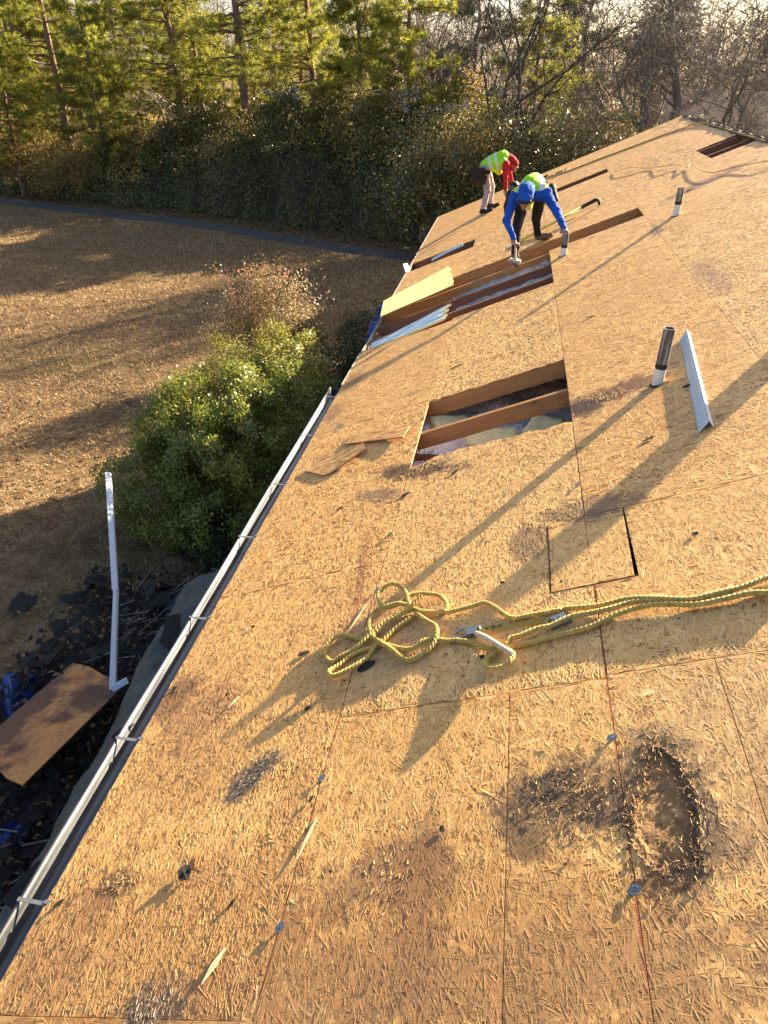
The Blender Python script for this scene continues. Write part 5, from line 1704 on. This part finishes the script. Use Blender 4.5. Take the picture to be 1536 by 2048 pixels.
for i in range(14):
    y = rr_.uniform(1.2, 5.2); a = rr_.uniform(-.5, .45)
    x, yy, z = greentarp(.5 + a / math.pi / 1.05, (y + 1.5) / 8.2)
    ground_scrap(x, yy, z + .03, rr_.uniform(.08, .2), rr_.uniform(.12, .34), rr_.gauss(0, .2), 0, a * .8, 500 + i, 'black shingle scrap lying on the grey-green tarp', 'shingle scraps on the green tarp')
# sticks in the debris
mb = MB()
for i in range(60):
    x = rr_.uniform(-2.6, -1.5); y = rr_.choice([rr_.uniform(4.6, 6.0), rr_.uniform(1.4, 2.9)]); a = rr_.gauss(.6, .5); L = rr_.uniform(.15, .5)
    mb.tube([(x, y, GZ + .34), (x + L * math.cos(a), y + L * math.sin(a), GZ + .36 + rr_.random() * .1)], .006, 5)
mb.build('dead_twigs', [M['greybark']], label='dead twigs and stalks lying across the shingle heap', cat='twigs', kind='stuff')
def debris_litter():
    rng = rng_(63)
    n = 1500
    x = rng.uniform(-3.3, -1.45, n); y = rng.uniform(.8, 6.5, n)
    z = GZ + .10 + .30 * rng.random(n) * (x > -3.0)
    V, F = leaf_quads(np.stack([x, y, z], 1), np.stack([rng.normal(0, .5, n), rng.normal(0, .5, n), np.ones(n)], 1), rng.uniform(.03, .11, n), rng.uniform(.015, .06, n), rng, .2)
    me = mesh_np('debris_leaves', V, F, [M['litter']]); attr_point(me, 'tone', np.repeat(rng.random(n) ** 2, 4))
    link('debris_leaves', me, label='dead leaves and wood crumbs caught in the shingle heap', cat='leaves', kind='stuff')
    n = 2600
    x = rng.uniform(-3.25, -1.5, n); y = rng.uniform(.8, 6.4, n); z = GZ + .16 + .25 * rng.random(n)
    V, F = leaf_quads(np.stack([x, y, z], 1), np.stack([rng.normal(0, .6, n), rng.normal(0, .6, n), np.ones(n)], 1), rng.uniform(.03, .12, n), rng.uniform(.02, .08, n), rng, .15)
    link('shingle_crumbs', mesh_np('shingle_crumbs', V, F, [M['black']]), label='small broken shingle pieces filling the heap', cat='debris', kind='stuff')
debris_litter()
# fallen OSB board
def fallen():
    p = [Vector((-2.55, 4.66, -2.40)), Vector((-1.72, 4.29, -2.20)), Vector((-1.86, 2.90, -1.95)), Vector((-2.69, 3.27, -2.15))]
    ex = (p[1] - p[0]); ey = (p[3] - p[0])
    nrm = ex.cross(ey).normalized()
    if nrm.z < 0: nrm = -nrm
    lx, ly = ex.length, ey.length
    X = ex.normalized(); Y = nrm.cross(X)
    if Y.dot(ey) < 0: pass
    rng = rng_(61)
    def pt(s, t, z): return p[0] + ex * s + ey * t + nrm * z
    outline = [(0, .03), (.3, 0), (.6, .02), (1, 0), (1.0, .4), (1.0, 1.0), (.75, 1.02), (.35, .98), (.03, 1.0), (0, .6)]
    n = len(outline)
    mb = MB()
    top = [pt(s, t, 0) for s, t in outline]; bot = [pt(s, t, -.012) for s, t in outline]
    mb.add(top + bot, [tuple(range(n)) if (top[1] - top[0]).cross(top[3] - top[0]).dot(nrm) > 0 else tuple(range(n - 1, -1, -1)), tuple(range(n, 2 * n))])
    mb.add(top + bot, [(i, n + i, n + (i + 1) % n, (i + 1) % n) for i in range(n)], 1)
    mb.build('fallen_board', [M['fallen'], M['plyedge']], label='large water-stained strand board lying on the debris below the gutter', cat='board')
k = NT('stained_board')
co = k.coord()
n1 = k.noise(co, 1.6, 6, .65); n2 = k.noise(k.mapping(co, rot=(0, 0, .9), scale=(18, 90, 30)), 1.0, 4); n3 = k.noise(co, 6, 6, .7)
c = k.ramp(n2, [(.3, (.40, .15, .04)), (.7, (.60, .28, .08))])
sx = k.n('ShaderNodeSeparateXYZ'); k.l(co, sx.inputs[0])
edge_ = k.mapr(sx.outputs[0], -2.35, -2.75)
c = k.mix(k.math('MULTIPLY', k.mapr(k.math('ADD', k.math('MULTIPLY', edge_, .34), n1), .50, .62), .9), c, (.075, .03, .016))
c = k.mix(k.math('MULTIPLY', k.mapr(n3, .60, .68), .8), c, (.03, .018, .012))
k.base(c); k.b.inputs['Roughness'].default_value = .7; k.bump(n2, .4, .004)
M['fallen'] = k.m
fallen()

# ------------------------------------------------------------------ background: bank, trees, far wood, neighbours
def ivy_bank():
    rng = rng_(71)
    n = 150000
    x = rng.uniform(-46, 15, n)
    xs = np.linspace(-50, 20, 300); yf = np.interp(x, xs, [yfoot(a) for a in xs])
    s = rng.random(n) ** 1.5 * 6.5
    Hs = np.interp(x, [-46, -27, -22, -17, -12, -8, -4, 0, 5, 15], [2.6, 2.5, 2.5, 3.2, 3.9, 4.0, 3.8, 3.4, 2.8, 2.5])
    bumpy = .8 * np.sin(x * .55 + 1.2) * np.sin(x * .83 + s * .6) + .55 * np.sin(x * 1.3 + .6 * np.sin(s * 2)) * np.cos(s * 1.1 + x * .37) + .35 * np.sin(x * 3.1 + s * 2.3) + .18 * np.sin(x * 7.3 - s * 5)
    h = Hs * (1 - np.exp(-s / 1.15)) * (1 + .20 * bumpy) + .12 + rng.exponential(.10, n) - .05
    y = yf + s - .45 * bumpy * np.exp(-s * .7) + rng.normal(0, .12, n)
    z = GZ + np.maximum(h, .02)
    nn = np.stack([rng.normal(0, .6, n), -1 * np.exp(-s / 1.3) + rng.normal(0, .5, n), .55 + rng.normal(0, .4, n)], 1)
    L = rng.uniform(.06, .14, n)
    V, F = leaf_quads(np.stack([x, y, z], 1), nn, L, L * .75, rng, .1)
    tone = np.clip(rng.normal(.45, .2, n) + .15 * bumpy, 0, 1)
    dry = ((x < -16.5) & (h > 1.1) & (rng.random(n) < .8)) | ((np.sin(x * .9) > .75) & (h > 2.2) & (rng.random(n) < .5))  # tan dry leaves, their colour also carrying the sunlit look of the bank
    V4 = V.reshape(-1, 4, 3)
    md = mesh_np('dry_lit_undergrowth', V4[dry].reshape(-1, 3), np.arange(dry.sum() * 4).reshape(-1, 4), [M['thicket_dry']])
    attr_point(md, 'tone', np.repeat(tone[dry], 4))
    link('dry_lit_undergrowth', md, label='tan dry growth, coloured as sunlit, over the left part of the bank', cat='undergrowth', kind='stuff')
    me = mesh_np('ivy_bank', V4[~dry].reshape(-1, 3), np.arange((~dry).sum() * 4).reshape(-1, 4), [M['ivy']])
    attr_point(me, 'tone', np.repeat(tone[~dry], 4))
    # solid earth bank beneath so that light does not leak through
    link('undergrowth', me, label='bank of dark ivy and undergrowth along the path', cat='undergrowth', kind='stuff')
    V = []; F = []
    X = np.arange(-46, 15.1, .6); S = np.linspace(0.25, 7.5, 16)
    for i, a in enumerate(X):
        H = float(np.interp(a, [-46, -27, -22, -17, -12, -8, -4, 0, 5, 15], [2.6, 2.5, 2.5, 3.2, 3.9, 4.0, 3.8, 3.4, 2.8, 2.5]))
        for j, q in enumerate(S):
            V.append((a, yfoot(a) + q + .15 * math.sin(a * 2 + j), GZ - .05 + H * .70 * (1 - math.exp(-(q - .25) / 1.15)) * (1 if j < 13 else (15 - j) / 3 * .9)))
    m = len(S)
    for i in range(len(X) - 1):
        for j in range(m - 1):
            a = i * m + j
            F.append((a, a + m, a + m + 1, a + 1))
    me = bpy.data.meshes.new('bank'); me.from_pydata(V, [], F); me.materials.append(M['earth'])
    link('bank', me, kind='structure')
M['earth'] = simple('dark_leaf_mould', (.035, .028, .016), .95, 0, .5, 6, .8)
ivy_bank()
# leaf litter strip between path and bank
def litter_strip():
    rng = rng_(72)
    n = 9000
    x = rng.uniform(-40, 6, n)
    xs = np.linspace(-50, 20, 300); yf = np.interp(x, xs, [yfoot(a) for a in xs])
    y = yf - 1.5 + rng.random(n) * 1.9
    V, F = leaf_quads(np.stack([x, y, np.full(n, GZ + .05)], 1), np.stack([rng.normal(0, .4, n), rng.normal(0, .4, n), np.ones(n)], 1), rng.uniform(.08, .16, n), rng.uniform(.05, .10, n), rng, .15)
    me = mesh_np('leaf_litter', V, F, [M['litter']]); attr_point(me, 'tone', np.repeat(rng.random(n) * .6, 4))
    link('leaf_litter', me, label='brown leaf litter along the edge of the path', cat='leaves', kind='stuff')
litter_strip()

def grow(rng, base, height, r0, spread=.55, levels=5, kids=(3, 4), lean=(0, 0), ratio=.66, first=.28, droop=0.0, minr=.006):
    """tapered limbs: returns segment arrays and tips"""
    P0 = []; P1 = []; R0 = []; R1 = []; tips = []
    def limb(p, d, L, r, lev):
        m = 5 if lev == 0 else (4 if lev < 3 else 3)
        rr = r
        for i in range(m):
            d = d + rng.normal(size=3) * (.10 + .06 * lev) + np.array([0, 0, .04 - droop * lev * .03])
            d = d / np.linalg.norm(d)
            q = p + d * L / m
            rn = max(minr, r * (1 - .55 * (i + 1) / m))
            P0.append(p); P1.append(q); R0.append(rr); R1.append(rn)
            p, rr = q, rn
            if lev < levels and (i + 1) / m > first and i < m - 1:
                for _ in range(1 if lev == 0 else rng.integers(1, 3)):
                    side = rng.normal(size=3); side -= d * (side @ d); side /= np.linalg.norm(side) + 1e-9
                    dd = d * (1 - spread) + side * spread + np.array([0, 0, .12])
                    limb(p, dd / np.linalg.norm(dd), L * ratio * rng.uniform(.65, 1.1), rr * .62, lev + 1)
        if lev < levels:
            for _ in range(rng.integers(kids[0] - 1, kids[1])):
                side = rng.normal(size=3); side -= d * (side @ d); side /= np.linalg.norm(side) + 1e-9
                dd = d * (1 - spread * .7) + side * spread * .7
                limb(p, dd / np.linalg.norm(dd), L * ratio * rng.uniform(.7, 1.1), rr * .8, lev + 1)
        else:
            tips.append(p)
    d0 = np.array([lean[0], lean[1], 1.0]); d0 /= np.linalg.norm(d0)
    limb(np.array(base, float), d0, height, r0, 0)
    return np.array(P0), np.array(P1), np.array(R0), np.array(R1), np.array(tips)

def split_tree(name, label, cat, base, segs, bark_m, group, big=.05, leaf=None):
    P0, P1, R0, R1, tips = segs
    t = empty(name, base, label, cat, group)
    m = R0 > big
    V, F = seg_tubes(P0[m], P1[m], R0[m], R1[m], 7); link('trunk', mesh_np('trunk', V, F, [bark_m], True), t)
    V, F = seg_tubes(P0[~m], P1[~m], R0[~m], R1[~m], 3); link('crown', mesh_np('crown', V, F, [bark_m], True), t)
    return t
BARE = [
    # x, y, trunk length, radius, lean, levels, bark, label
    (6.9, 30.5, 4.6, .30, (.05, 0), 5, 'greybark', 'large grey multi-limbed bare tree behind the ridge of the roof'),
    (1.0, 28.5, 5.5, .17, (-.02, 0), 4, 'darkbark', 'dark ivy-clad bare tree rising behind the far rake'),
    (1.6, 29.2, 5.5, .14, (.06, 0), 4, 'darkbark', 'second dark trunk close beside the ivy-clad tree'),
    (10.5, 33.0, 4.2, .20, (-.18, 0), 5, 'greybark', 'bare grey tree leaning left at the right edge'),
    (4.2, 35.0, 4.5, .13, (.05, 0), 4, 'twig', 'slender reddish bare sapling between the two large bare trees'),
    (-1.6, 36.0, 5.0, .12, (.08, 0), 4, 'greybark', 'thin bare tree just left of the ivy-clad tree'),
    (-4.0, 41.0, 5.5, .15, (.05, 0), 4, 'farbark', 'pale bare tree in front of the distant grey roof'),
    (13.5, 37.0, 5.0, .18, (-.05, 0), 5, 'farbark', 'tall bare tree at the far right behind the leaning one'),
    (8.6, 40.0, 5.5, .16, (0, 0), 4, 'farbark', 'bare tree directly behind the large grey tree'),
    (3.0, 46.0, 6.0, .18, (0, 0), 4, 'farbark', 'distant bare tree below the gap of open sky'),
    (-7.5, 46.0, 6.0, .16, (0, 0), 4, 'farbark', 'distant bare tree right of the tallest pine trunk'),
    (-19.0, 47.0, 6.0, .16, (.05, 0), 4, 'farbark', 'bare tree among the pines at the left'),
]
for i, (x, y, h, r, ln, lv, bk, lb) in enumerate(BARE):
    rng = rng_(800 + i)
    segs = grow(rng, (x, y, GZ - .1), h, r, .55, lv, (3, 4), ln, .68 if lv < 5 else .66)
    split_tree('bare_tree', lb, 'tree', (x, y, GZ), segs, M[bk], 'bare winter trees behind the house')
    if i in (1, 2):      # ivy on the trunk
        P0 = segs[0][:7]; P1 = segs[1][:7]
        n = 3200
        k_ = rng.integers(0, len(P0), n); tt = rng.random((n, 1))
        d = rng.normal(size=(n, 3)); d[:, 2] *= .3
        C = P0[k_] * (1 - tt) + P1[k_] * tt + d / np.linalg.norm(d, axis=1, keepdims=True) * rng.uniform(.15, .42, (n, 1))
        V, F = leaf_quads(C, d, .11, .09, rng, .1)
        me = mesh_np('ivy_leaves', V, F, [M['glossy']]); attr_point(me, 'tone', np.repeat(rng.random(n) * .8, 4))
        o = link('ivy', me, bpy.data.objects['trunk' if i == 0 else [q.name for q in COL.objects if q.name.startswith('trunk')][-1]], kind='stuff')

def pine(x, y, H, r, seed, label, mat='pine', lowest=2.2, bushy=1.0):
    rng = rng_(seed)
    r = r * 1.35
    base = np.array([x, y, GZ - .1])
    t = empty('pine_tree', (x, y, GZ), label, 'pine tree', 'pines along the left background')
    P0 = []; P1 = []; R0 = []; R1 = []
    m = 14; prev = base; pts = [base]
    ln = rng.normal(0, .03, 2)
    for i in range(m):
        q = base + np.array([ln[0] * H * (i + 1) / m + rng.normal(0, .05), ln[1] * H * (i + 1) / m + rng.normal(0, .05), H * (i + 1) / m])
        P0.append(prev); P1.append(q); R0.append(r * (1 - .85 * i / m)); R1.append(r * (1 - .85 * (i + 1) / m)); prev = q; pts.append(q)
    V, F = seg_tubes(P0, P1, R0, R1, 9); link('trunk', mesh_np('trunk', V, F, [M['pinebark']], True), t)
    pts = np.array(pts)
    P0 = []; P1 = []; R0 = []; R1 = []; tufts = []; dirs = []
    z = lowest
    while z < H - .4:
        f = z / H * m; i = min(int(f), m - 1); c = pts[i] + (pts[i + 1] - pts[i]) * (f - i)
        for _ in range(rng.integers(2, 5)):
            a = rng.uniform(0, 2 * np.pi); L = (1 - z / H) * .33 * H * rng.uniform(.6, 1.15) + .5
            d = np.array([math.cos(a), math.sin(a), rng.uniform(-.12, .25)])
            p = c; k_ = 6
            rr = .018 + .010 * L
            for s in range(k_):
                d2 = d + np.array([0, 0, -.04 * s + .02 * s * s * .5]) + rng.normal(size=3) * .12
                q = p + d2 / np.linalg.norm(d2) * L / k_
                P0.append(p); P1.append(q); R0.append(rr * (1 - s / k_) + .006); R1.append(rr * (1 - (s + 1) / k_) + .006)
                if s >= 1:
                    for _b in range(rng.integers(2, 4)):
                        e = d2 + rng.normal(size=3) * np.array([.8, .8, .35]); e /= np.linalg.norm(e)
                        bl = rng.uniform(.25, .75); w = q + e * bl
                        P0.append(q); P1.append(w); R0.append(.009); R1.append(.005)
                        for _t in range(int(rng.integers(4, 8) * bushy + .5)):
                            tufts.append(q + e * bl * rng.uniform(.45, 1.05) + rng.normal(size=3) * .06); dirs.append(e)
                p = q
        z += rng.uniform(.28, .55)
    V, F = seg_tubes(P0, P1, R0, R1, 4)
    cr = link('limb', mesh_np('limb', V, F, [M['pinebark']], True), t)
    T = np.array(tufts); D = np.array(dirs); n = len(T); nb = 9
    nd = D[:, None, :] * .55 + rng.normal(size=(n, nb, 3)) * .75; nd /= np.linalg.norm(nd, axis=2, keepdims=True)
    L = rng.uniform(.15, .27, (n, nb, 1))
    sd_ = np.cross(nd, rng.normal(size=(n, nb, 3))); sd_ /= np.linalg.norm(sd_, axis=2, keepdims=True)
    A = T[:, None, :] + sd_ * .013; B = T[:, None, :] - sd_ * .013; Cc = T[:, None, :] + nd * L
    V = np.stack([A, B, Cc], 2).reshape(-1, 3)
    me = mesh_np('crown', V, np.arange(len(V)).reshape(-1, 3), [M[mat]])
    attr_point(me, 'tone', np.repeat(np.clip(rng.normal(.45, .22, n), 0, 1), nb * 3))
    link('crown', me, t)
    return t
pine(-11.9, 38.5, 15, .23, 901, 'tallest pine with a pale straight trunk near the middle of the trees', 'pine', 5.6)
pine(-22.3, 38.5, 13, .19, 902, 'pine with a dark trunk standing left above the sunlit brush', 'pine', 4.7, 1.1)
pine(-16.6, 40.5, 14, .20, 903, 'pine with twin-looking trunk between the left pine and the tallest', 'pine', 5.0, 1.1)
pine(-15.6, 41.5, 13, .15, 904, 'thinner pine touching the one left of the tallest pine', 'pine', 5.2)
pine(-8.6, 39.5, 13, .18, 905, 'pine right of the tallest with a long low bough', 'pine', 3.4, 1.2)
pine(-26.5, 41.5, 13, .17, 906, 'pine at the far left edge of the picture', 'pine', 4.6, 1.1)
pine(-23.6, 43.5, 12, .15, 907, 'slim pine behind the dark-trunked left pine', 'pine', 4.6, 1.0)
pine(-19.5, 36.8, 9, .12, 908, 'young bushy pine in front of the left trunks', 'pine', 1.8, 1.4)
pine(-5.6, 36.5, 10, .14, 909, 'pine with hanging green boughs right of the middle', 'pine', 2.6, 1.3)
pine(-2.8, 33.8, 10.5, .15, 915, 'bushy pine with hanging boughs left of the ivy-clad tree', 'pine', 3.2, 1.5)
pine(2.2, 37.5, 9.5, .13, 916, 'dark pine partly hidden behind the ivy-clad tree', 'pine', 3.0, 1.2)
pine(4.5, 43.0, 12.5, .15, 917, 'dark pine behind the slender bare sapling', 'far_pine', 3.0, 1.3)
pine(-.8, 41.0, 12, .15, 918, 'dark pine behind the thin bare tree', 'far_pine', 3.0, 1.3)
pine(-13.5, 44.0, 6.5, .10, 910, 'small yellow-needled pine behind the tallest trunk', 'pine_y', 1.5, 1.3)
pine(-10.0, 46.0, 6.0, .10, 911, 'yellowish young pine right of the tallest trunk', 'pine_y', 1.5, 1.3)
pine(-24.8, 36.8, 7.5, .10, 912, 'young pine at the left above the tan brush', 'pine', 1.4, 1.3)
pine(-30.0, 44.0, 13, .16, 913, 'pine just beyond the left edge', 'pine', 3.0, 1.0)
src = pine(-20.5, 50.0, 14, .17, 914, 'pine massed in the distance behind the left pines', 'pine', 2.0, 1.2)
src['group'] = 'pines massed behind the left pines'
rb_ = random.Random(4)
for i, (x, y) in enumerate(((-26, 52), (-31, 50), (-35, 54), (-14.5, 58), (-24, 58), (-29, 60), (-9.5, 60), (-18, 62), (-40, 56), (-34, 62))):
    c = src.copy(); COL.objects.link(c); c.location = (x, y, GZ)
    c.rotation_euler = (0, 0, rb_.uniform(0, 6.28)); sc_ = rb_.uniform(.85, 1.15); c.scale = (sc_, sc_, sc_)
    for ch in src.children:
        d = ch.copy(); COL.objects.link(d); d.parent = c; d.matrix_parent_inverse = ch.matrix_parent_inverse.copy()

# brush and shrubs above and beside the bank
def brush(name, label, x, y, z0, lobes, n, L, W, seed, mat, group, st=12, stem='twig', **kw):
    return shrub(name, label, 'shrub', (x, y, z0), lobes, n, L, W, seed, mat, st, stem, group, **kw)
BR = [(-24.5, 37.2, 2.9, 2.0, 'thicket_dry', 'tan sunlit brush at the far left of the bank'), (-21.0, 36.0, 2.8, 1.8, 'thicket_dry', 'tan sunlit brush below the dark-trunked pine'),
      (-17.8, 36.2, 3.2, 1.5, 'ivy', 'dark green shrub beside the tan brush'), (-14.5, 36.0, 4.0, 1.4, 'ivy', 'dark shrub left of the tallest pine foot'), (-11.0, 35.6, 3.9, 1.3, 'glossy', 'sparkling shrub at the foot of the tallest pine'),
      (-8.2, 34.6, 4.3, 1.4, 'ivy', 'tall dark shrub right of the tallest pine'), (-5.6, 33.4, 4.4, 1.3, 'thicket_dry', 'pale-leaved shrub above the middle of the bank'), (-3.0, 32.0, 4.6, 1.5, 'glossy', 'glossy shrub on the bank left of the stooping worker')]
for i, (x, y, h, r, mt, lb) in enumerate(BR):
    h *= (1.25, .95, 1.15, 1.3, .9, 1.3, 1.0, 1.2)[i]
    zc = GZ + h * .62
    brush('bank_shrub', lb, x, y, GZ, [((x, y, zc), (r, r * .8, h * .42)), ((x + .8 * r, y + .3, zc - .4), (r * .7, r * .6, h * .34)), ((x - .7 * r, y - .2, zc - .3), (r * .7, r * .6, h * .34))], 8500, .11, .07, 600 + i, mt, 'shrubs on top of the bank', shell=.75, clump=.08)
GS = [(-1.2, 26.2, 4.7, 1.35, 'glossy', 'olive shrub rising left of the stooping worker'), (.9, 25.4, 5.5, 1.45, 'glossy', 'tall glossy shrub directly behind the stooping worker'), (2.9, 24.6, 5.0, 1.35, 'glossy', 'glossy shrub behind the worker in blue'),
      (4.6, 24.2, 4.6, 1.2, 'glossy', 'glossy shrub above the middle of the far rake'), (6.2, 23.8, 4.9, 1.2, 'glossy', 'white-glinting shrub just left of the roof peak'), (.2, 27.8, 5.4, 1.3, 'thicket_dry', 'tall dry shrub around the ivy-clad tree'), (3.8, 27.6, 5.6, 1.4, 'nandina', 'reddish-leaved shrub between the bare trees'),
      (12.0, 27.0, 5.4, 1.5, 'darkleaf', 'dark evergreen shrub at the right edge beyond the ridge')]
for i, (x, y, h, r, mt, lb) in enumerate(GS):
    zc = GZ + h * .55
    brush('tall_shrub', lb, x, y, GZ, [((x, y, zc), (r, r * .85, h * .45)), ((x + .7 * r, y + .2, zc - .5), (r * .7, r * .6, h * .36)), ((x - .6 * r, y - .3, zc - .6), (r * .7, r * .6, h * .34))], 10000, .10, .06, 650 + i, mt, 'tall shrubs beyond the far rake', 26, 'greybark', shell=.85, clump=.07)

def far_wood():
    rng = rng_(73)
    P0 = []; P1 = []; R0 = []; R1 = []
    for i in range(900):
        x = rng.uniform(-85, 75); y = rng.uniform(60, 125)
        H = rng.uniform(7, 11) if -12 < x < 45 else rng.uniform(9, 16); r = rng.uniform(.05, .13)
        p = np.array([x, y, GZ]); d = np.array([rng.normal(0, .06), rng.normal(0, .06), 1])
        m = 6
        for k_ in range(m):
            q = p + d * H / m + rng.normal(size=3) * .15
            P0.append(p); P1.append(q); R0.append(r * (1 - .8 * k_ / m)); R1.append(r * (1 - .8 * (k_ + 1) / m))
            for _ in range(4 if k_ else 1):
                e = np.array([rng.normal(0, .8), rng.normal(0, .5), rng.uniform(.2, 1.0)]); e /= np.linalg.norm(e)
                L = rng.uniform(.8, 2.6); w = q + e * L
                P0.append(q); P1.append(w); R0.append(.035); R1.append(.012)
                for _b in range(2):
                    e2 = e + rng.normal(size=3) * .5; e2 /= np.linalg.norm(e2)
                    s = q + e * L * rng.uniform(.4, 1); P0.append(s); P1.append(s + e2 * rng.uniform(.5, 1.5)); R0.append(.02); R1.append(.008)
            p = q
    V, F = seg_tubes(P0, P1, R0, R1, 3)
    me = mesh_np('far_wood', V, F, [M['farbark']], True)
    link('far_wood', me, label='distant leafless wood behind everything', cat='wood', kind='stuff')
    # low brush on the ground of the far wood
    n = 60000
    x = rng.uniform(-70, 60, n); y = 41 + rng.random(n) ** 1.3 * 60
    z = GZ + rng.exponential(.75, n) * (1 + .5 * np.sin(x * .6) * np.cos(y * .3))
    V, F = leaf_quads(np.stack([x, y, z], 1), rng.normal(size=(n, 3)) + np.array([0, -.4, .3]), .22, .13, rng, .1)
    me = mesh_np('far_brush', V, F, [M['thicket_dry']]); attr_point(me, 'tone', np.repeat(np.clip(rng.normal(.4, .3, n), 0, 1), 4))
    link('far_brush', me, label='distant brown brush under the leafless wood', cat='undergrowth', kind='stuff')
far_wood()
for i, (x, y, H) in enumerate(((12, 62, 12), (18, 58, 11), (24, 66, 13), (6, 75, 13), (30, 60, 11))):
    pine(x, y, H, .2, 930 + i, ['distant dark pine above the big bare tree', 'distant dark pine toward the right edge', 'distant pine beyond the right edge', 'distant pine below the gap of sky', 'farthest right distant pine'][i], 'far_pine', 2.0, .8)

def neighbour(cx, cy, w_, d_, wall_h, roof_h, label, roof_m, wall_m, rot=0):
    t = empty('neighbour_house', (cx, cy, GZ), label, 'house', 'houses beyond the trees')
    Mx = Matrix.Translation((cx, cy, GZ)) @ Matrix.Rotation(rot, 4, 'Z')
    mb = MB(); mb.box((-w_ / 2, -d_ / 2, 0), (w_ / 2, d_ / 2, wall_h), M=Mx); mb.build('wall', wall_m, t)
    mb = MB()
    o = .4
    vs = [(-w_ / 2 - o, -d_ / 2 - o, wall_h - .1), (w_ / 2 + o, -d_ / 2 - o, wall_h - .1), (w_ / 2 + o, d_ / 2 + o, wall_h - .1), (-w_ / 2 - o, d_ / 2 + o, wall_h - .1), (-w_ / 2 - o, 0, wall_h + roof_h), (w_ / 2 + o, 0, wall_h + roof_h)]
    mb.add([Mx @ Vector(v) for v in vs], ((0, 1, 5, 4), (2, 3, 4, 5), (3, 0, 4), (1, 2, 5), (3, 2, 1, 0)))
    mb.build('roof', roof_m, t)
    for i in range(4):
        x = -w_ / 2 + w_ * (i + .7) / 4.4
        mb = MB(); mb.box((x - .45, -d_ / 2 - .04, .9), (x + .45, -d_ / 2 - .003, 2.1), M=Mx); f = mb.build('window', M['soffit'], t)
        mb = MB(); mb.box((x - .38, -d_ / 2 - .06, .97), (x + .38, -d_ / 2 - .043, 2.03), M=Mx); mb.build('pane', M['glass'], f)
M['glass'] = simple('dark_window_glass', (.03, .035, .04), .1, 0, .1, 3)
M['grey_roof'] = simple('grey_roof_shingles', (.17, .175, .19), .85, 0, .3, 6, .4)
M['brown_roof'] = simple('brown_roof_shingles', (.19, .12, .085), .85, 0, .3, 6, .4)
M['brick'] = simple('brown_brick', (.22, .11, .075), .85, 0, .25, 10, .3)
neighbour(-13.5, 55, 8, 8, 2.5, 2.2, 'neighbouring house with grey roof seen past the tallest pine trunk', M['grey_roof'], M['soffit'], .15)
neighbour(-4.2, 54, 9, 8, 2.5, 2.0, 'neighbouring house with grey roof behind the bank shrubs', M['grey_roof'], M['siding'], -.1)
neighbour(15.5, 50, 11, 8, 2.6, 1.9, 'brown brick house glimpsed at the right beyond the bare trees', M['brown_roof'], M['brick'], 0)
